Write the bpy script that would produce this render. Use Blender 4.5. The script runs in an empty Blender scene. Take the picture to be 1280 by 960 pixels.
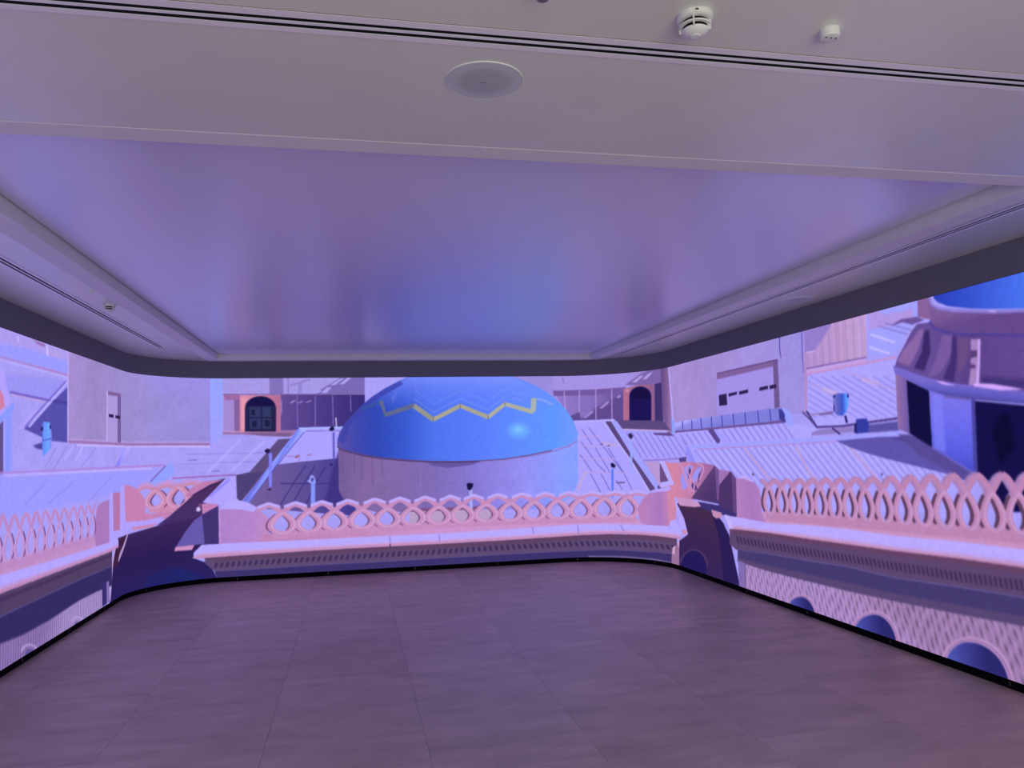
import bpy, bmesh, math, random
import numpy as np
from mathutils import Matrix, Vector

random.seed(7)
S = bpy.context.scene
COL = S.collection
PI = math.pi

# ------------------------------------------------------------------ camera
cd = bpy.data.cameras.new('camera')
cam = bpy.data.objects.new('camera', cd)
COL.objects.link(cam)
cd.sensor_fit = 'HORIZONTAL'
cd.sensor_width = 36.0
cd.lens = 36.0 * 962.9 / 1280.0
cd.clip_start = 0.05
RIGHT = Vector((0.979006, -0.202138, -0.026208))
UP = Vector((0.00886, -0.086256, 0.996234))
FWD = Vector((0.203637, 0.975551, 0.082654))
m = Matrix((RIGHT, UP, -FWD)).transposed().to_4x4()
m.translation = (0.0, 0.0, 1.579)
cam.matrix_world = m
S.camera = cam

# ------------------------------------------------------------------ exposure, world, lights
S.view_settings.view_transform = 'Standard'
S.view_settings.look = 'None'
S.view_settings.exposure = 0.0
S.view_settings.gamma = 1.0
S.view_settings.use_curve_mapping = False
w = bpy.data.worlds.new('world')
S.world = w
w.use_nodes = True
w.node_tree.nodes['Background'].inputs[0].default_value = (0.02, 0.02, 0.025, 1)
w.node_tree.nodes['Background'].inputs[1].default_value = 1.0
SCREEN_GAIN = 1.0


def area(name, loc, rot, sx, sy, power, color):
    d = bpy.data.lights.new(name, 'AREA')
    d.shape = 'RECTANGLE'
    d.size, d.size_y = sx, sy
    d.energy = power
    d.color = color
    o = bpy.data.objects.new(name, d)
    o.location = loc
    o.rotation_euler = rot
    COL.objects.link(o)
    return o


# added area lamp for the white light from behind the camera; source unseen
area('rear_fill_light', (0.9, -2.45, 1.15), (PI / 2, 0, 0), 3.4, 2.2, 108, (0.95, 1.0, 0.80))

# ------------------------------------------------------------------ dimensions (metres)
XL, XR, YB = -2.524, 3.995, 10.349          # picture surface of the video wall
RL, RR = 1.0, 1.2                           # its corner radii
ZB, ZT, ZC = 0.06, 2.56, 2.777              # its foot, its top, the ceiling
YF = -2.6                                   # wall behind the camera
A1 = RL * PI / 2
BL = (XR - RR) - (XL + RL)
A2 = RR * PI / 2
S_RIGHT = A1 + BL + A2                      # where the right straight run begins
YEND = -1.8                                 # where both side runs of the video wall end
S_MIN, S_MAX = -((YB - RL) - YEND), S_RIGHT + (YB - RR) - YEND


def path(s, off=0.0):
    """point on the video wall's plan curve, s metres along it; off pushes outward"""
    if s < 0:
        return (XL - off, YB - RL + s)
    if s < A1:
        a = s / RL
        return (XL + RL - (RL + off) * math.cos(a), YB - RL + (RL + off) * math.sin(a))
    if s < A1 + BL:
        return (XL + RL + s - A1, YB + off)
    if s < S_RIGHT:
        a = (s - A1 - BL) / RR
        return (XR - RR + (RR + off) * math.sin(a), YB - RR + (RR + off) * math.cos(a))
    return (XR + off, YB - RR - (s - S_RIGHT))


def path_stops(s0, s1):
    st = [s0]
    for a, b, n in ((0, A1, 20), (A1 + BL, S_RIGHT, 24)):
        for k in range(n + 1):
            v = a + (b - a) * k / n
            if s0 < v < s1:
                st.append(v)
    st.append(s1)
    return st


# ------------------------------------------------------------------ helpers
def tag(o, label=None, cat=None, group=None, kind=None):
    if label: o['label'] = label
    if cat: o['category'] = cat
    if group: o['group'] = group
    if kind: o['kind'] = kind
    return o


def link(name, me, mat, parent=None, loc=None):
    o = bpy.data.objects.new(name, me)
    COL.objects.link(o)
    if mat and not me.materials:
        me.materials.append(mat)
    if parent: o.parent = parent
    if loc: o.location = loc
    return o


def obj(name, bm, mat, parent=None, smooth=False, loc=None):
    bmesh.ops.recalc_face_normals(bm, faces=bm.faces)
    me = bpy.data.meshes.new(name)
    bm.to_mesh(me)
    bm.free()
    if smooth:
        for p in me.polygons: p.use_smooth = True
        me.set_sharp_from_angle(angle=math.radians(35))
    return link(name, me, mat, parent, loc)


def empty(name, loc=(0, 0, 0)):
    o = bpy.data.objects.new(name, None)
    o.empty_display_size = 0.1
    COL.objects.link(o)
    o.location = loc
    return o


def box(bm, x0, x1, y0, y1, z0, z1, bevel=0.0):
    vs = [bm.verts.new(p) for p in ((x0, y0, z0), (x1, y0, z0), (x1, y1, z0), (x0, y1, z0),
                                    (x0, y0, z1), (x1, y0, z1), (x1, y1, z1), (x0, y1, z1))]
    fs = [bm.faces.new([vs[i] for i in f]) for f in
          ((0, 3, 2, 1), (4, 5, 6, 7), (0, 1, 5, 4), (1, 2, 6, 5), (2, 3, 7, 6), (3, 0, 4, 7))]
    if bevel:
        es = list({e for f in fs for e in f.edges})
        bmesh.ops.bevel(bm, geom=es, offset=bevel, segments=2, affect='EDGES')


def lathe(bm, prof, n=40, cx=0.0, cy=0.0):
    rings = []
    for r, z in prof:
        if r < 1e-6:
            rings.append([bm.verts.new((cx, cy, z))])
        else:
            rings.append([bm.verts.new((cx + r * math.cos(2 * PI * k / n), cy + r * math.sin(2 * PI * k / n), z)) for k in range(n)])
    for a, b in zip(rings, rings[1:]):
        for k in range(n):
            k2 = (k + 1) % n
            if len(a) == 1 and len(b) == 1: continue
            if len(a) == 1: bm.faces.new((a[0], b[k], b[k2]))
            elif len(b) == 1: bm.faces.new((a[k], a[k2], b[0]))
            else: bm.faces.new((a[k], a[k2], b[k2], b[k]))


def ribbon(bm, s0, s1, prof):
    """closed profile of (outward offset, z) swept along the video wall's plan curve"""
    st = path_stops(s0, s1)
    rows = []
    for s in st:
        rows.append([bm.verts.new((*path(s, o), z)) for o, z in prof])
    n = len(prof)
    for a, b in zip(rows, rows[1:]):
        for k in range(n):
            bm.faces.new((a[k], a[(k + 1) % n], b[(k + 1) % n], b[k]))
    bm.faces.new(rows[0])
    bm.faces.new(rows[-1][::-1])


# ------------------------------------------------------------------ materials
def mat(name, color, rough=0.5, metal=0.0, noise=0.0, nscale=8.0, bump=0.0, bscale=200.0, spec=0.5):
    M = bpy.data.materials.new(name)
    M.use_nodes = True
    nt = M.node_tree
    b = nt.nodes['Principled BSDF']
    b.inputs['Base Color'].default_value = (*color, 1)
    b.inputs['Roughness'].default_value = rough
    b.inputs['Metallic'].default_value = metal
    b.inputs['Specular IOR Level'].default_value = spec
    tc = nt.nodes.new('ShaderNodeTexCoord')
    if noise:
        n = nt.nodes.new('ShaderNodeTexNoise')
        n.inputs['Scale'].default_value = nscale
        n.inputs['Detail'].default_value = 5
        r = nt.nodes.new('ShaderNodeValToRGB')
        r.color_ramp.elements[0].position = 0.3
        r.color_ramp.elements[1].position = 0.7
        r.color_ramp.elements[0].color = (*[c * (1 - noise) for c in color], 1)
        r.color_ramp.elements[1].color = (*[min(1, c * (1 + noise)) for c in color], 1)
        nt.links.new(tc.outputs['Object'], n.inputs['Vector'])
        nt.links.new(n.outputs['Fac'], r.inputs[0])
        nt.links.new(r.outputs[0], b.inputs['Base Color'])
    if bump:
        n2 = nt.nodes.new('ShaderNodeTexNoise')
        n2.inputs['Scale'].default_value = bscale
        n2.inputs['Detail'].default_value = 3
        bp = nt.nodes.new('ShaderNodeBump')
        bp.inputs['Strength'].default_value = bump
        bp.inputs['Distance'].default_value = 0.002
        nt.links.new(tc.outputs['Object'], n2.inputs['Vector'])
        nt.links.new(n2.outputs['Fac'], bp.inputs['Height'])
        nt.links.new(bp.outputs[0], b.inputs['Normal'])
    return M


M_SOFFIT = mat('matt_white_ceiling_paint', (0.77, 0.79, 0.70), 0.40, noise=0.02, nscale=3, bump=0.02, spec=0.6)
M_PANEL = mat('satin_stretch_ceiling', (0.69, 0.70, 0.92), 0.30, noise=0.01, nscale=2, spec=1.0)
_b = M_SOFFIT.node_tree.nodes['Principled BSDF']
_b.inputs['Coat Weight'].default_value = 0.8
_b.inputs['Coat Roughness'].default_value = 0.26
_b = M_PANEL.node_tree.nodes['Principled BSDF']
_b.inputs['Coat Weight'].default_value = 0.7
_b.inputs['Coat Roughness'].default_value = 0.27
M_FRAME = mat('white_frame_paint', (0.80, 0.79, 0.80), 0.5, noise=0.02, nscale=6, spec=0.3)
M_FASCIA = mat('grey_fascia_paint', (0.175, 0.17, 0.21), 0.6, noise=0.03, nscale=4, spec=0.2)
M_BLACK = mat('black_kick_strip', (0.003, 0.003, 0.004), 0.8, noise=0.2, nscale=20, spec=0.05)
M_SLOT = mat('black_slot_lining', (0.004, 0.004, 0.005), 0.7, noise=0.2, nscale=20, spec=0.1)
M_ALU = mat('satin_white_aluminium', (0.90, 0.89, 0.93), 0.32, 0.0, noise=0.01, nscale=12)
M_WHITE = mat('white_plastic', (0.78, 0.79, 0.76), 0.42, noise=0.02, nscale=30)
M_DARK = mat('dark_plastic', (0.012, 0.012, 0.014), 0.5, noise=0.2, nscale=30)
M_CHROME = mat('chrome', (0.40, 0.40, 0.42), 0.3, 0.9, noise=0.05, nscale=30)
M_RED = mat('red_glass_bulb', (0.5, 0.03, 0.02), 0.15, noise=0.1, nscale=30)
M_WALL = mat('grey_wall_paint', (0.45, 0.45, 0.46), 0.7, noise=0.03, nscale=4, bump=0.05)
M_CAB = mat('black_cabinet_metal', (0.012, 0.012, 0.013), 0.55, 0.2, noise=0.2, nscale=10)
M_GROUT = mat('dark_grout', (0.26, 0.21, 0.19), 0.8, noise=0.1, nscale=40)
M_STEEL = mat('steel_foot', (0.06, 0.06, 0.07), 0.4, 0.6, noise=0.05, nscale=40)


def grille_mat():
    M = mat('perforated_grille', (0.50, 0.53, 0.57), 0.5)
    nt = M.node_tree
    b = nt.nodes['Principled BSDF']
    tc = nt.nodes.new('ShaderNodeTexCoord')
    v = nt.nodes.new('ShaderNodeTexVoronoi')
    v.inputs['Scale'].default_value = 420
    v.inputs['Randomness'].default_value = 0.0
    r = nt.nodes.new('ShaderNodeValToRGB')
    r.color_ramp.elements[0].position = 0.25
    r.color_ramp.elements[1].position = 0.42
    r.color_ramp.elements[0].color = (0.24, 0.26, 0.29, 1)
    r.color_ramp.elements[1].color = (0.58, 0.63, 0.66, 1)
    nt.links.new(tc.outputs['Object'], v.inputs['Vector'])
    nt.links.new(v.outputs['Distance'], r.inputs[0])
    nt.links.new(r.outputs[0], b.inputs['Base Color'])
    return M


M_GRILLE = grille_mat()


def tile_mat():
    M = bpy.data.materials.new('streaked_stone_tile')
    M.use_nodes = True
    nt = M.node_tree
    L = nt.links.new
    b = nt.nodes['Principled BSDF']
    tc = nt.nodes.new('ShaderNodeTexCoord')
    oi = nt.nodes.new('ShaderNodeObjectInfo')
    geo = nt.nodes.new('ShaderNodeNewGeometry')
    off = nt.nodes.new('ShaderNodeVectorMath'); off.operation = 'SCALE'
    cmb = nt.nodes.new('ShaderNodeCombineXYZ')
    L(oi.outputs['Random'], cmb.inputs[0]); L(oi.outputs['Random'], cmb.inputs[1])
    off.inputs['Scale'].default_value = 37.0
    L(cmb.outputs[0], off.inputs[0])
    add = nt.nodes.new('ShaderNodeVectorMath'); add.operation = 'ADD'
    L(geo.outputs['Position'], add.inputs[0]); L(off.outputs[0], add.inputs[1])
    mp = nt.nodes.new('ShaderNodeMapping')
    mp.inputs['Scale'].default_value = (1.5, 4.0, 1.0)
    L(add.outputs[0], mp.inputs['Vector'])
    n1 = nt.nodes.new('ShaderNodeTexNoise'); n1.inputs['Scale'].default_value = 1.3; n1.inputs['Detail'].default_value = 7; n1.inputs['Roughness'].default_value = 0.62
    L(mp.outputs[0], n1.inputs['Vector'])
    n2 = nt.nodes.new('ShaderNodeTexNoise'); n2.inputs['Scale'].default_value = 26; n2.inputs['Detail'].default_value = 4
    L(mp.outputs[0], n2.inputs['Vector'])
    mx = nt.nodes.new('ShaderNodeMath'); mx.operation = 'MULTIPLY_ADD'
    mx.inputs[1].default_value = 0.35
    L(n2.outputs['Fac'], mx.inputs[0]); L(n1.outputs['Fac'], mx.inputs[2])
    rnd = nt.nodes.new('ShaderNodeMath'); rnd.operation = 'MULTIPLY_ADD'
    rnd.inputs[1].default_value = 0.15
    L(oi.outputs['Random'], rnd.inputs[0]); L(mx.outputs[0], rnd.inputs[2])
    r = nt.nodes.new('ShaderNodeValToRGB')
    r.color_ramp.elements[0].position = 0.50
    r.color_ramp.elements[1].position = 0.98
    r.color_ramp.elements[0].color = (TILE_DARK)
    r.color_ramp.elements[1].color = (TILE_LIGHT)
    L(rnd.outputs[0], r.inputs[0])
    L(r.outputs[0], b.inputs['Base Color'])
    b.inputs['Roughness'].default_value = 0.42
    b.inputs['Specular IOR Level'].default_value = 0.4
    bp = nt.nodes.new('ShaderNodeBump'); bp.inputs['Strength'].default_value = 0.12; bp.inputs['Distance'].default_value = 0.002
    L(n2.outputs['Fac'], bp.inputs['Height']); L(bp.outputs[0], b.inputs['Normal'])
    return M


TILE_DARK = (0.37, 0.275, 0.235, 1)
TILE_LIGHT = (0.60, 0.465, 0.405, 1)
M_TILE = tile_mat()

# ------------------------------------------------------------------ the picture on the video wall
# Flat print on the screen: outlines in millimetres along the wall (s) and above the floor (z).
# P;region;fill;blur in px;texture;polygons      L;region;style;holes of a pierced balustrade (s, apex, crossing, foot)
PICTURE = """
P;roof;c 158,148,238;0;mottle;-3807 2600 -3705 2623 -3599 2647 -3488 2671 -3372 2697 -3251 2724 -3125 2752 -2993 2782 -2854 2813 -2709 2845 -2556 2879 -2396 2915 -2227 2953 -2049 2993 -1862 3034 -1663 3079 -1453 3126 -1230 3176 -993 3228 -741 3285 -472 3345 -185 3409 103 3474 293 3518 440 3553 568 3584 685 3611 793 3635 897 3657 998 3677 1096 3695 1192 3712 1288 3726 1383 3739 1479 3750 1576 3760 1674 3768 1773 3777 1872 3785 1971 3794 2071 3802 2171 3811 2272 3819 2373 3828 2474 3837 2576 3845 2678 3854 2781 3863 2884 3872 2988 3881 3092 3890 3196 3899 3301 3908 3407 3917 3512 3926 3619 3935 3725 3944 3833 3953 3940 3962 4049 3972 4157 3981 4266 3990 4376 4000 4486 4009 4596 4019 4708 4028 4819 4038 4931 4047 5044 4057 5157 4067 5270 4076 5384 4086 5499 4096 5614 4106 5729 4116 5845 4126 5962 4135 6076 4142 6189 4147 6301 4148 6414 4148 6528 4145 6642 4139 6760 4130 6881 4119 7006 4104 7139 4086 7281 4063 7438 4035 7620 3998 7852 3947 8094 3893 8324 3842 8544 3793 8754 3746 8954 3701 9146 3658 9330 3617 9506 3578 9675 3540 9837 3504 9992 3469 10142 3436 10286 3404 10425 3373 10558 3343 10687 3314 10811 3286 10931 3260 11047 3234 11160 3209 11268 3184 11373 3161 11474 3138 11573 3116 11668 3095 11761 3074 11851 3054 11938 3035 12022 3016 12104 2998 12184 2980 12262 2962 12337 2946 12411 2929 12482 2913 12552 2898 12620 2883 12686 2868 12750 2853 12813 2839 12874 2826 12934 2812 12992 2799 13049 2787 13105 2774 13159 2762 13212 2750 13264 2739 13314 2727 13364 2716 13412 2706 13153 -38 13101 -55 13049 -71 12995 -88 12940 -106 12884 -123 12827 -142 12768 -160 12707 -179 12646 -199 12582 -219 12517 -239 12451 -260 12382 -282 12312 -304 12240 -327 12166 -350 12091 -374 12013 -399 11932 -424 11850 -451 11765 -477 11678 -505 11588 -533 11495 -563 11400 -593 11302 -624 11200 -656 11095 -689 10987 -724 10875 -759 10760 -795 10641 -833 10517 -872 10389 -913 10257 -955 10119 -998 9977 -1043 9829 -1090 9675 -1139 9515 -1189 9349 -1242 9175 -1297 8995 -1354 8807 -1413 8610 -1476 8405 -1541 8190 -1608 7965 -1680 7731 -1754 7536 -1812 7375 -1857 7232 -1893 7100 -1923 6976 -1947 6858 -1967 6744 -1983 6633 -1996 6524 -2005 6416 -2010 6309 -2013 6202 -2012 6094 -2008 5986 -2001 5876 -1991 5765 -1979 5655 -1967 5545 -1956 5436 -1944 5327 -1932 5219 -1921 5111 -1909 5004 -1898 4897 -1887 4790 -1875 4684 -1864 4579 -1853 4473 -1842 4368 -1831 4264 -1820 4160 -1808 4056 -1797 3953 -1787 3851 -1776 3748 -1765 3646 -1754 3545 -1743 3444 -1732 3343 -1722 3243 -1711 3143 -1700 3043 -1690 2944 -1679 2845 -1669 2747 -1658 2649 -1648 2551 -1638 2454 -1627 2357 -1617 2261 -1607 2165 -1597 2069 -1586 1974 -1576 1879 -1566 1784 -1556 1690 -1546 1596 -1536 1503 -1526 1411 -1513 1319 -1497 1228 -1479 1136 -1459 1043 -1437 948 -1412 851 -1385 750 -1355 643 -1322 528 -1285 401 -1243 252 -1193 54 -1128 -232 -1038 -504 -951 -760 -870 -1001 -794 -1228 -722 -1442 -655 -1644 -591 -1836 -530 -2018 -473 -2190 -418 -2354 -366 -2510 -317 -2659 -270 -2800 -225 -2936 -182 -3065 -141 -3189 -102 -3308 -64 -3422 -28 -3531 6 -3636 39
P;roof;c 166,146,232;0;;-3704 2620 -1705 2586 -1698 2469 -2680 2463 -3694 2461
P;roof;c 146,146,250;4;;-3692 2435 -3101 2425 -2680 2470 -1698 2469 -1692 2360 -3096 2349 -3686 2346
P;roof;c 165,118,196;2;;-3688 2329 -3099 2336 -1717 2334 -1705 2352 -3092 2350 -3683 2342
P;roof;c 178,168,250;2;;-3686 2309 -3097 2317 -1714 2314 -1705 2329 -3091 2329 -3682 2319
P;roof;c 146,140,236;12;;-3676 2198 -1728 2290 -1718 2117 -3667 2062
P;roof;c 112,84,190;2;;-2921 2089 -2505 2082 -2170 2077 -1719 2085 -1713 2105 -2163 2097 -2498 2100 -2914 2106
P;roof;c 196,152,206;2;;-2891 2077 -2203 2060 -2198 2069 -2887 2086
P;roof;c 82,74,168;3;;-1724 2232 -1695 1734 -2110 1743 -2640 1829 -2297 1965 -2059 2080
P;roof;c 70,60,150;3;;-2135 2074 -1720 2075 -1711 2100 -2127 2098
P;roof;c 176,160,248;2;;-1747 2280 -2078 2106 -2565 1849 -2533 1840 -2042 2096 -1707 2272
P;roof;c 110,94,204;2;;-1780 2283 -2344 2000 -2636 1845 -2615 1839 -2321 1993 -1754 2276
P;roof;c 170,152,246;3;;-2417 1999 -2746 1832 -2713 1821 -2380 1987
P;roof;c 186,176,252;2;;-2807 2546 -2789 2492 -2769 2496 -2787 2550
P;roof;c 196,180,250;2;;-2239 2549 -2216 2456 -2181 2462 -2204 2554
P;roof;c 150,100,170;3;;-2530 2555 -2247 2548 -2246 2528 -2399 2527
P;roof;c 172,148,222;8;;-2158 2526 -1860 2522 -1934 2477 -2155 2471
P;roof;c 170,150,248;6;;-3680 2251 -3024 2256 -2961 2124 -2914 2038 -3067 1898 -3648 1778
P;roof;c 204,112,156;4;;-3673 2146 -3080 2103 -3025 2066 -2993 1985 -3070 1951 -3652 1831
P;roof;c 92,74,140;0;;-3647 1752 -3065 1863 -3013 1889 -2988 1489 -3624 1412
P;roof;c 128,146,250;3;;-3641 1673 -3648 1778 -3068 1910 -2843 2030 -2825 1970 -3064 1852
P;roof;g -3004 1736 -2853 1738 0,160,152,255 0.5,128,142,250 1,142,148,252;0;;-3013 1883 -2860 1956 -2831 1508 -2974 1488
P;tank_left;c 78,66,156;3;;-2461 1699 -2266 1727 -2262 1667 -2379 1674
P;tank_left;g -2303 1779 -2059 1784 0,60,70,190 0.25,96,140,250 0.7,104,160,255 1,110,120,230;0;;-2284 1886 -2242 1901 -2120 1899 -2080 1839 -2059 1778 -2071 1682 -2241 1608 -2271 1681
P;tank_left;c 42,36,110;0;;-2315 1845 -2257 1860 -2255 1827 -2305 1819|-2118 1872 -2083 1873 -2081 1846 -2117 1844
P;tank_left;c 70,70,190;0;;-2263 1737 -2073 1760 -2079 1767 -2269 1744
P;roof;c 168,118,212;2;;-3629 1490 -2974 1488 -2129 1481 -1965 1481 -1793 1480 -1612 1479 -1422 1478 -1221 1476 -1009 1475 -785 1474 -548 1473 -297 1471 -29 1470 189 1469 342 1469 470 1469 584 1469 689 1469 787 1470 786 1491 687 1490 582 1490 468 1489 340 1489 186 1489 -33 1489 -301 1490 -552 1491 -789 1492 -1013 1493 -1225 1493 -1425 1494 -1615 1495 -1796 1495 -1968 1496 -2132 1496 -2976 1501 -3631 1501
P;roof;c 148,146,248;15;;-3628 1475 -2974 1476 -2841 1475 -2701 1474 -2556 1473 -2403 1471 -2242 1470 -2074 1468 -1896 1466 -1709 1465 -1511 1463 -1302 1461 -1081 1459 -846 1457 -596 1454 -331 1452 -48 1449 189 1447 324 1447 438 1447 540 1448 634 1448 723 1449 669 1391 613 1334 555 1278 494 1223 365 1211 212 1200 -5 1193 -287 1190 -551 1187 -799 1184 -1033 1181 -1253 1178 -1461 1176 -1658 1174 -1845 1171 -2022 1169 -2190 1167 -2350 1165 -2503 1164 -2648 1162 -2787 1160 -2919 1159 -3046 1157 -3168 1156 -3285 1154 -3396 1153 -3504 1152 -3607 1151
P;roof;c 186,166,250;6;;-2959 1467 -2826 1466 -2687 1465 -2542 1463 -2389 1462 -2229 1460 -2061 1459 -1884 1457 -1697 1455 -1500 1454 -1292 1452 -1072 1450 -838 1447 -590 1445 -325 1443 -44 1440 190 1438 317 1438 425 1438 522 1438 612 1438 611 1458 521 1457 424 1457 315 1456 188 1456 -48 1458 -329 1460 -593 1462 -841 1464 -1075 1465 -1295 1467 -1503 1468 -1700 1470 -1886 1471 -2063 1472 -2232 1474 -2392 1475 -2544 1476 -2690 1477 -2828 1478 -2961 1479
P;roof;c 136,152,250;2;;889 1521 900 1438 911 1354 820 1320 725 1286 671 1269 614 1254 567 1284 647 1344 724 1404 797 1466 843 1493
P;roof;c 112,88,178;2;;791 1481 725 1419 656 1358 584 1298 597 1287 669 1347 737 1408 803 1470
P;roof;g -184 1604 256 1601 0,126,118,236 0.5,150,146,252 1,182,160,248;0;;139 1747 301 1757 232 1688 154 1620 61 1554 -59 1489 -236 1492 -137 1554 -36 1617 61 1681
P;roof;c 152,92,182;2;;882 1308 968 1309 1053 1310 1137 1311 1220 1312 1304 1314 1389 1316 1474 1317 1559 1319 1646 1322 1645 1340 1558 1338 1473 1335 1388 1334 1303 1332 1218 1330 1136 1329 1052 1328 967 1326 880 1326
P;roof;c 190,176,250;5;;-1445 1706 -71 1704 167 1704 328 1704 460 1703 576 1702 683 1700 784 1699 880 1697 973 1695 1064 1693 1153 1691 1242 1688 1330 1686 1329 1710 1242 1712 1153 1715 1064 1717 973 1719 880 1720 784 1722 683 1723 576 1725 459 1726 328 1726 167 1726 -71 1725 -1445 1724
P;roof;c 118,104,196;3;;1075 1523 1128 1525 1180 1527 1179 1540 1127 1538 1075 1536|1360 1379 1407 1380 1454 1381 1453 1394 1406 1393 1359 1392
P;roof;c 136,128,226;5;;1046 1599 1140 1599 1232 1598 1325 1598 1417 1597 1510 1597 1604 1596 1699 1595 1794 1595 1890 1594 1986 1594 1986 1606 1890 1607 1794 1607 1699 1608 1604 1608 1510 1609 1417 1609 1324 1610 1232 1610 1139 1610 1045 1611|979 1483 1071 1483 1161 1483 1251 1483 1340 1483 1430 1483 1520 1483 1611 1483 1703 1484 1796 1484 1888 1484 1888 1497 1795 1496 1703 1496 1611 1496 1520 1495 1429 1495 1340 1495 1251 1495 1161 1494 1070 1494 978 1495|-1971 1684 -2210 1516 -2192 1512 -1952 1680|-1703 1700 -2033 1492 -2014 1487 -1682 1696|-902 1691 -1355 1492 -1334 1486 -878 1685|-1456 1391 -2120 1213 -2106 1206 -1438 1384|-358 1395 -1110 1163 -1089 1155 -332 1388|-2133 1414 -2609 1232 -2596 1226 -2118 1408
P;roof;c 172,164,252;8;;-1546 1703 -1781 1581 -1748 1572 -1511 1695|-1288 1705 -1497 1570 -1460 1562 -1248 1697|1686 1778 1621 1712 1557 1646 1494 1580 1431 1514 1368 1449 1306 1385 1319 1370 1382 1435 1444 1500 1507 1565 1571 1631 1635 1697 1700 1763|1979 1751 1591 1396 1604 1380 1992 1735
P;building_left;g -1677 2119 1326 2285 0,158,132,202 0.25,150,128,194 0.6,150,132,202 1,144,134,216;0;mottle;-1732 2699 -1675 1734 -1481 1734 -1276 1733 -1059 1733 -830 1733 -587 1732 -328 1731 -53 1731 180 1729 338 1729 469 1729 585 1728 692 1726 792 1725 889 1723 982 1722 1073 1720 1162 1717 1251 1715 1339 1713 1338 1811 1337 1909 1336 2007 1335 2105 1334 2204 1333 2302 1332 2401 1331 2500 1330 2599 1329 2698 1328 2798 1327 2898 1238 2894 1148 2890 1058 2885 965 2879 871 2871 773 2863 670 2853 560 2842 440 2828 303 2812 132 2791 -127 2758
P;building_left;c 148,134,226,0.6;40;;327 2626 458 2637 574 2646 681 2653 781 2658 877 2663 969 2666 1060 2669 1149 2671 1236 2672 1324 2672 1324 2575 1325 2478 1326 2381 1326 2285 1242 2298 1158 2312 1073 2325 986 2337 898 2348 806 2358 711 2368 643 2422 572 2476 497 2528 416 2578
P;building_left;c 184,158,226;2;;-1728 2568 -1687 1734 -1663 1734 -1704 2571
P;building_left;c 152,104,172;2;;-1676 1752 -1482 1752 -1277 1751 -1060 1751 -831 1750 -588 1749 -329 1748 -54 1748 179 1746 336 1747 466 1747 581 1747 687 1746 787 1746 883 1745 975 1744 1065 1743 1154 1741 1242 1740 1329 1738 1329 1710 1242 1712 1154 1713 1066 1714 976 1715 883 1717 788 1717 688 1718 582 1719 467 1719 337 1719 180 1718 -53 1721 -328 1722 -586 1723 -830 1724 -1059 1726 -1275 1727 -1480 1728 -1674 1729
P;building_left;c 182,148,222;3;;-1657 1759 -1464 1759 -1261 1759 -1046 1758 -819 1758 -579 1757 -323 1757 -51 1756 179 1755 336 1756 466 1756 581 1756 687 1756 787 1755 883 1754 975 1753 1065 1752 1154 1750 1242 1749 1329 1747 1329 1759 1242 1761 1154 1762 1065 1764 975 1765 883 1766 787 1767 687 1767 581 1767 466 1767 336 1767 179 1766 -51 1767 -323 1767 -578 1767 -819 1767 -1046 1768 -1260 1768 -1463 1768 -1656 1768
P;building_left;c 164,142,214;0;;-547 2287 -72 2297 -43 1754 -532 1765
P;building_left;c 122,88,148;2;;-533 2288 -72 2297 -70 2261 -531 2250
P;building_left;c 112,84,150;2;;-191 2279 -72 2284 -43 1750 -163 1757
P;building_left;c 190,164,226;1;;-577 2285 -559 1765 -526 1765 -544 2287
P;building_left;c 40,25,72;1;;-493 2049 -324 2049 -323 2016 -491 2019|-258 2047 -89 2046 -87 2014 -256 2015
P;building_left;g 1400 2591 1405 1706 0,140,156,252 1,150,152,252;2;;1328 2693 1405 2694 1481 2695 1481 2600 1482 2505 1482 2410 1483 2316 1483 2222 1484 2128 1484 2034 1484 1940 1485 1846 1436 1798 1387 1750 1339 1703 1338 1801 1337 1899 1336 1998 1335 2097 1334 2196 1333 2295 1332 2394 1331 2493 1330 2593
P;facade_left;c 158,142,222;0;;1481 2674 1576 2674 1673 2673 1769 2673 1866 2672 1964 2672 2061 2671 2160 2671 2258 2670 2357 2670 2456 2669 2556 2669 2656 2668 2757 2668 2858 2667 2959 2667 3061 2666 3163 2666 3266 2665 3262 2335 3160 2337 3058 2338 2957 2339 2856 2340 2755 2341 2655 2342 2555 2344 2455 2345 2356 2346 2258 2347 2159 2348 2061 2349 1964 2351 1867 2352 1770 2353 1674 2354 1578 2355 1483 2356 1482 2435 1482 2515 1482 2594
P;facade_left;c 126,106,182;4;;2045 2671 2224 2671 2224 2347 2055 2349
P;facade_left;c 132,114,194;3;;2276 2587 2276 2357 2292 2357 2292 2587|2306 2453 2568 2535 2564 2551 2302 2469
P;facade_left;c 140,124,204;5;;2412 2502 2411 2356 2457 2355 2457 2502
P;facade_left;c 116,98,176;3;;2616 2343 2708 2415 2851 2498 2975 2582 3265 2580 3262 2335
P;facade_left;c 164,150,232;2;;2697 2363 2779 2436 2835 2435 2768 2357|2810 2456 2933 2540 3006 2561 2881 2466|2933 2471 3037 2560 3088 2560 2995 2476|2626 2359 2687 2400 2707 2384 2656 2358
P;facade_left;c 128,92,160;1;;1483 2349 1578 2348 1674 2347 1770 2346 1867 2344 1964 2343 2061 2342 2159 2341 2258 2340 2356 2339 2455 2337 2555 2336 2655 2335 2755 2334 2856 2333 2957 2332 3058 2330 3160 2329 3262 2328 3262 2343 3160 2344 3058 2345 2957 2346 2856 2348 2755 2349 2655 2350 2555 2351 2455 2352 2356 2353 2258 2354 2159 2356 2061 2357 1964 2358 1867 2359 1770 2360 1674 2361 1578 2362 1483 2363
P;facade_left;g 2184 2172 3261 2155 0,94,70,146 0.35,80,58,136 1,54,40,116;0;;2184 2343 3262 2330 3258 1902 2402 1888 2183 1852
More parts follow.
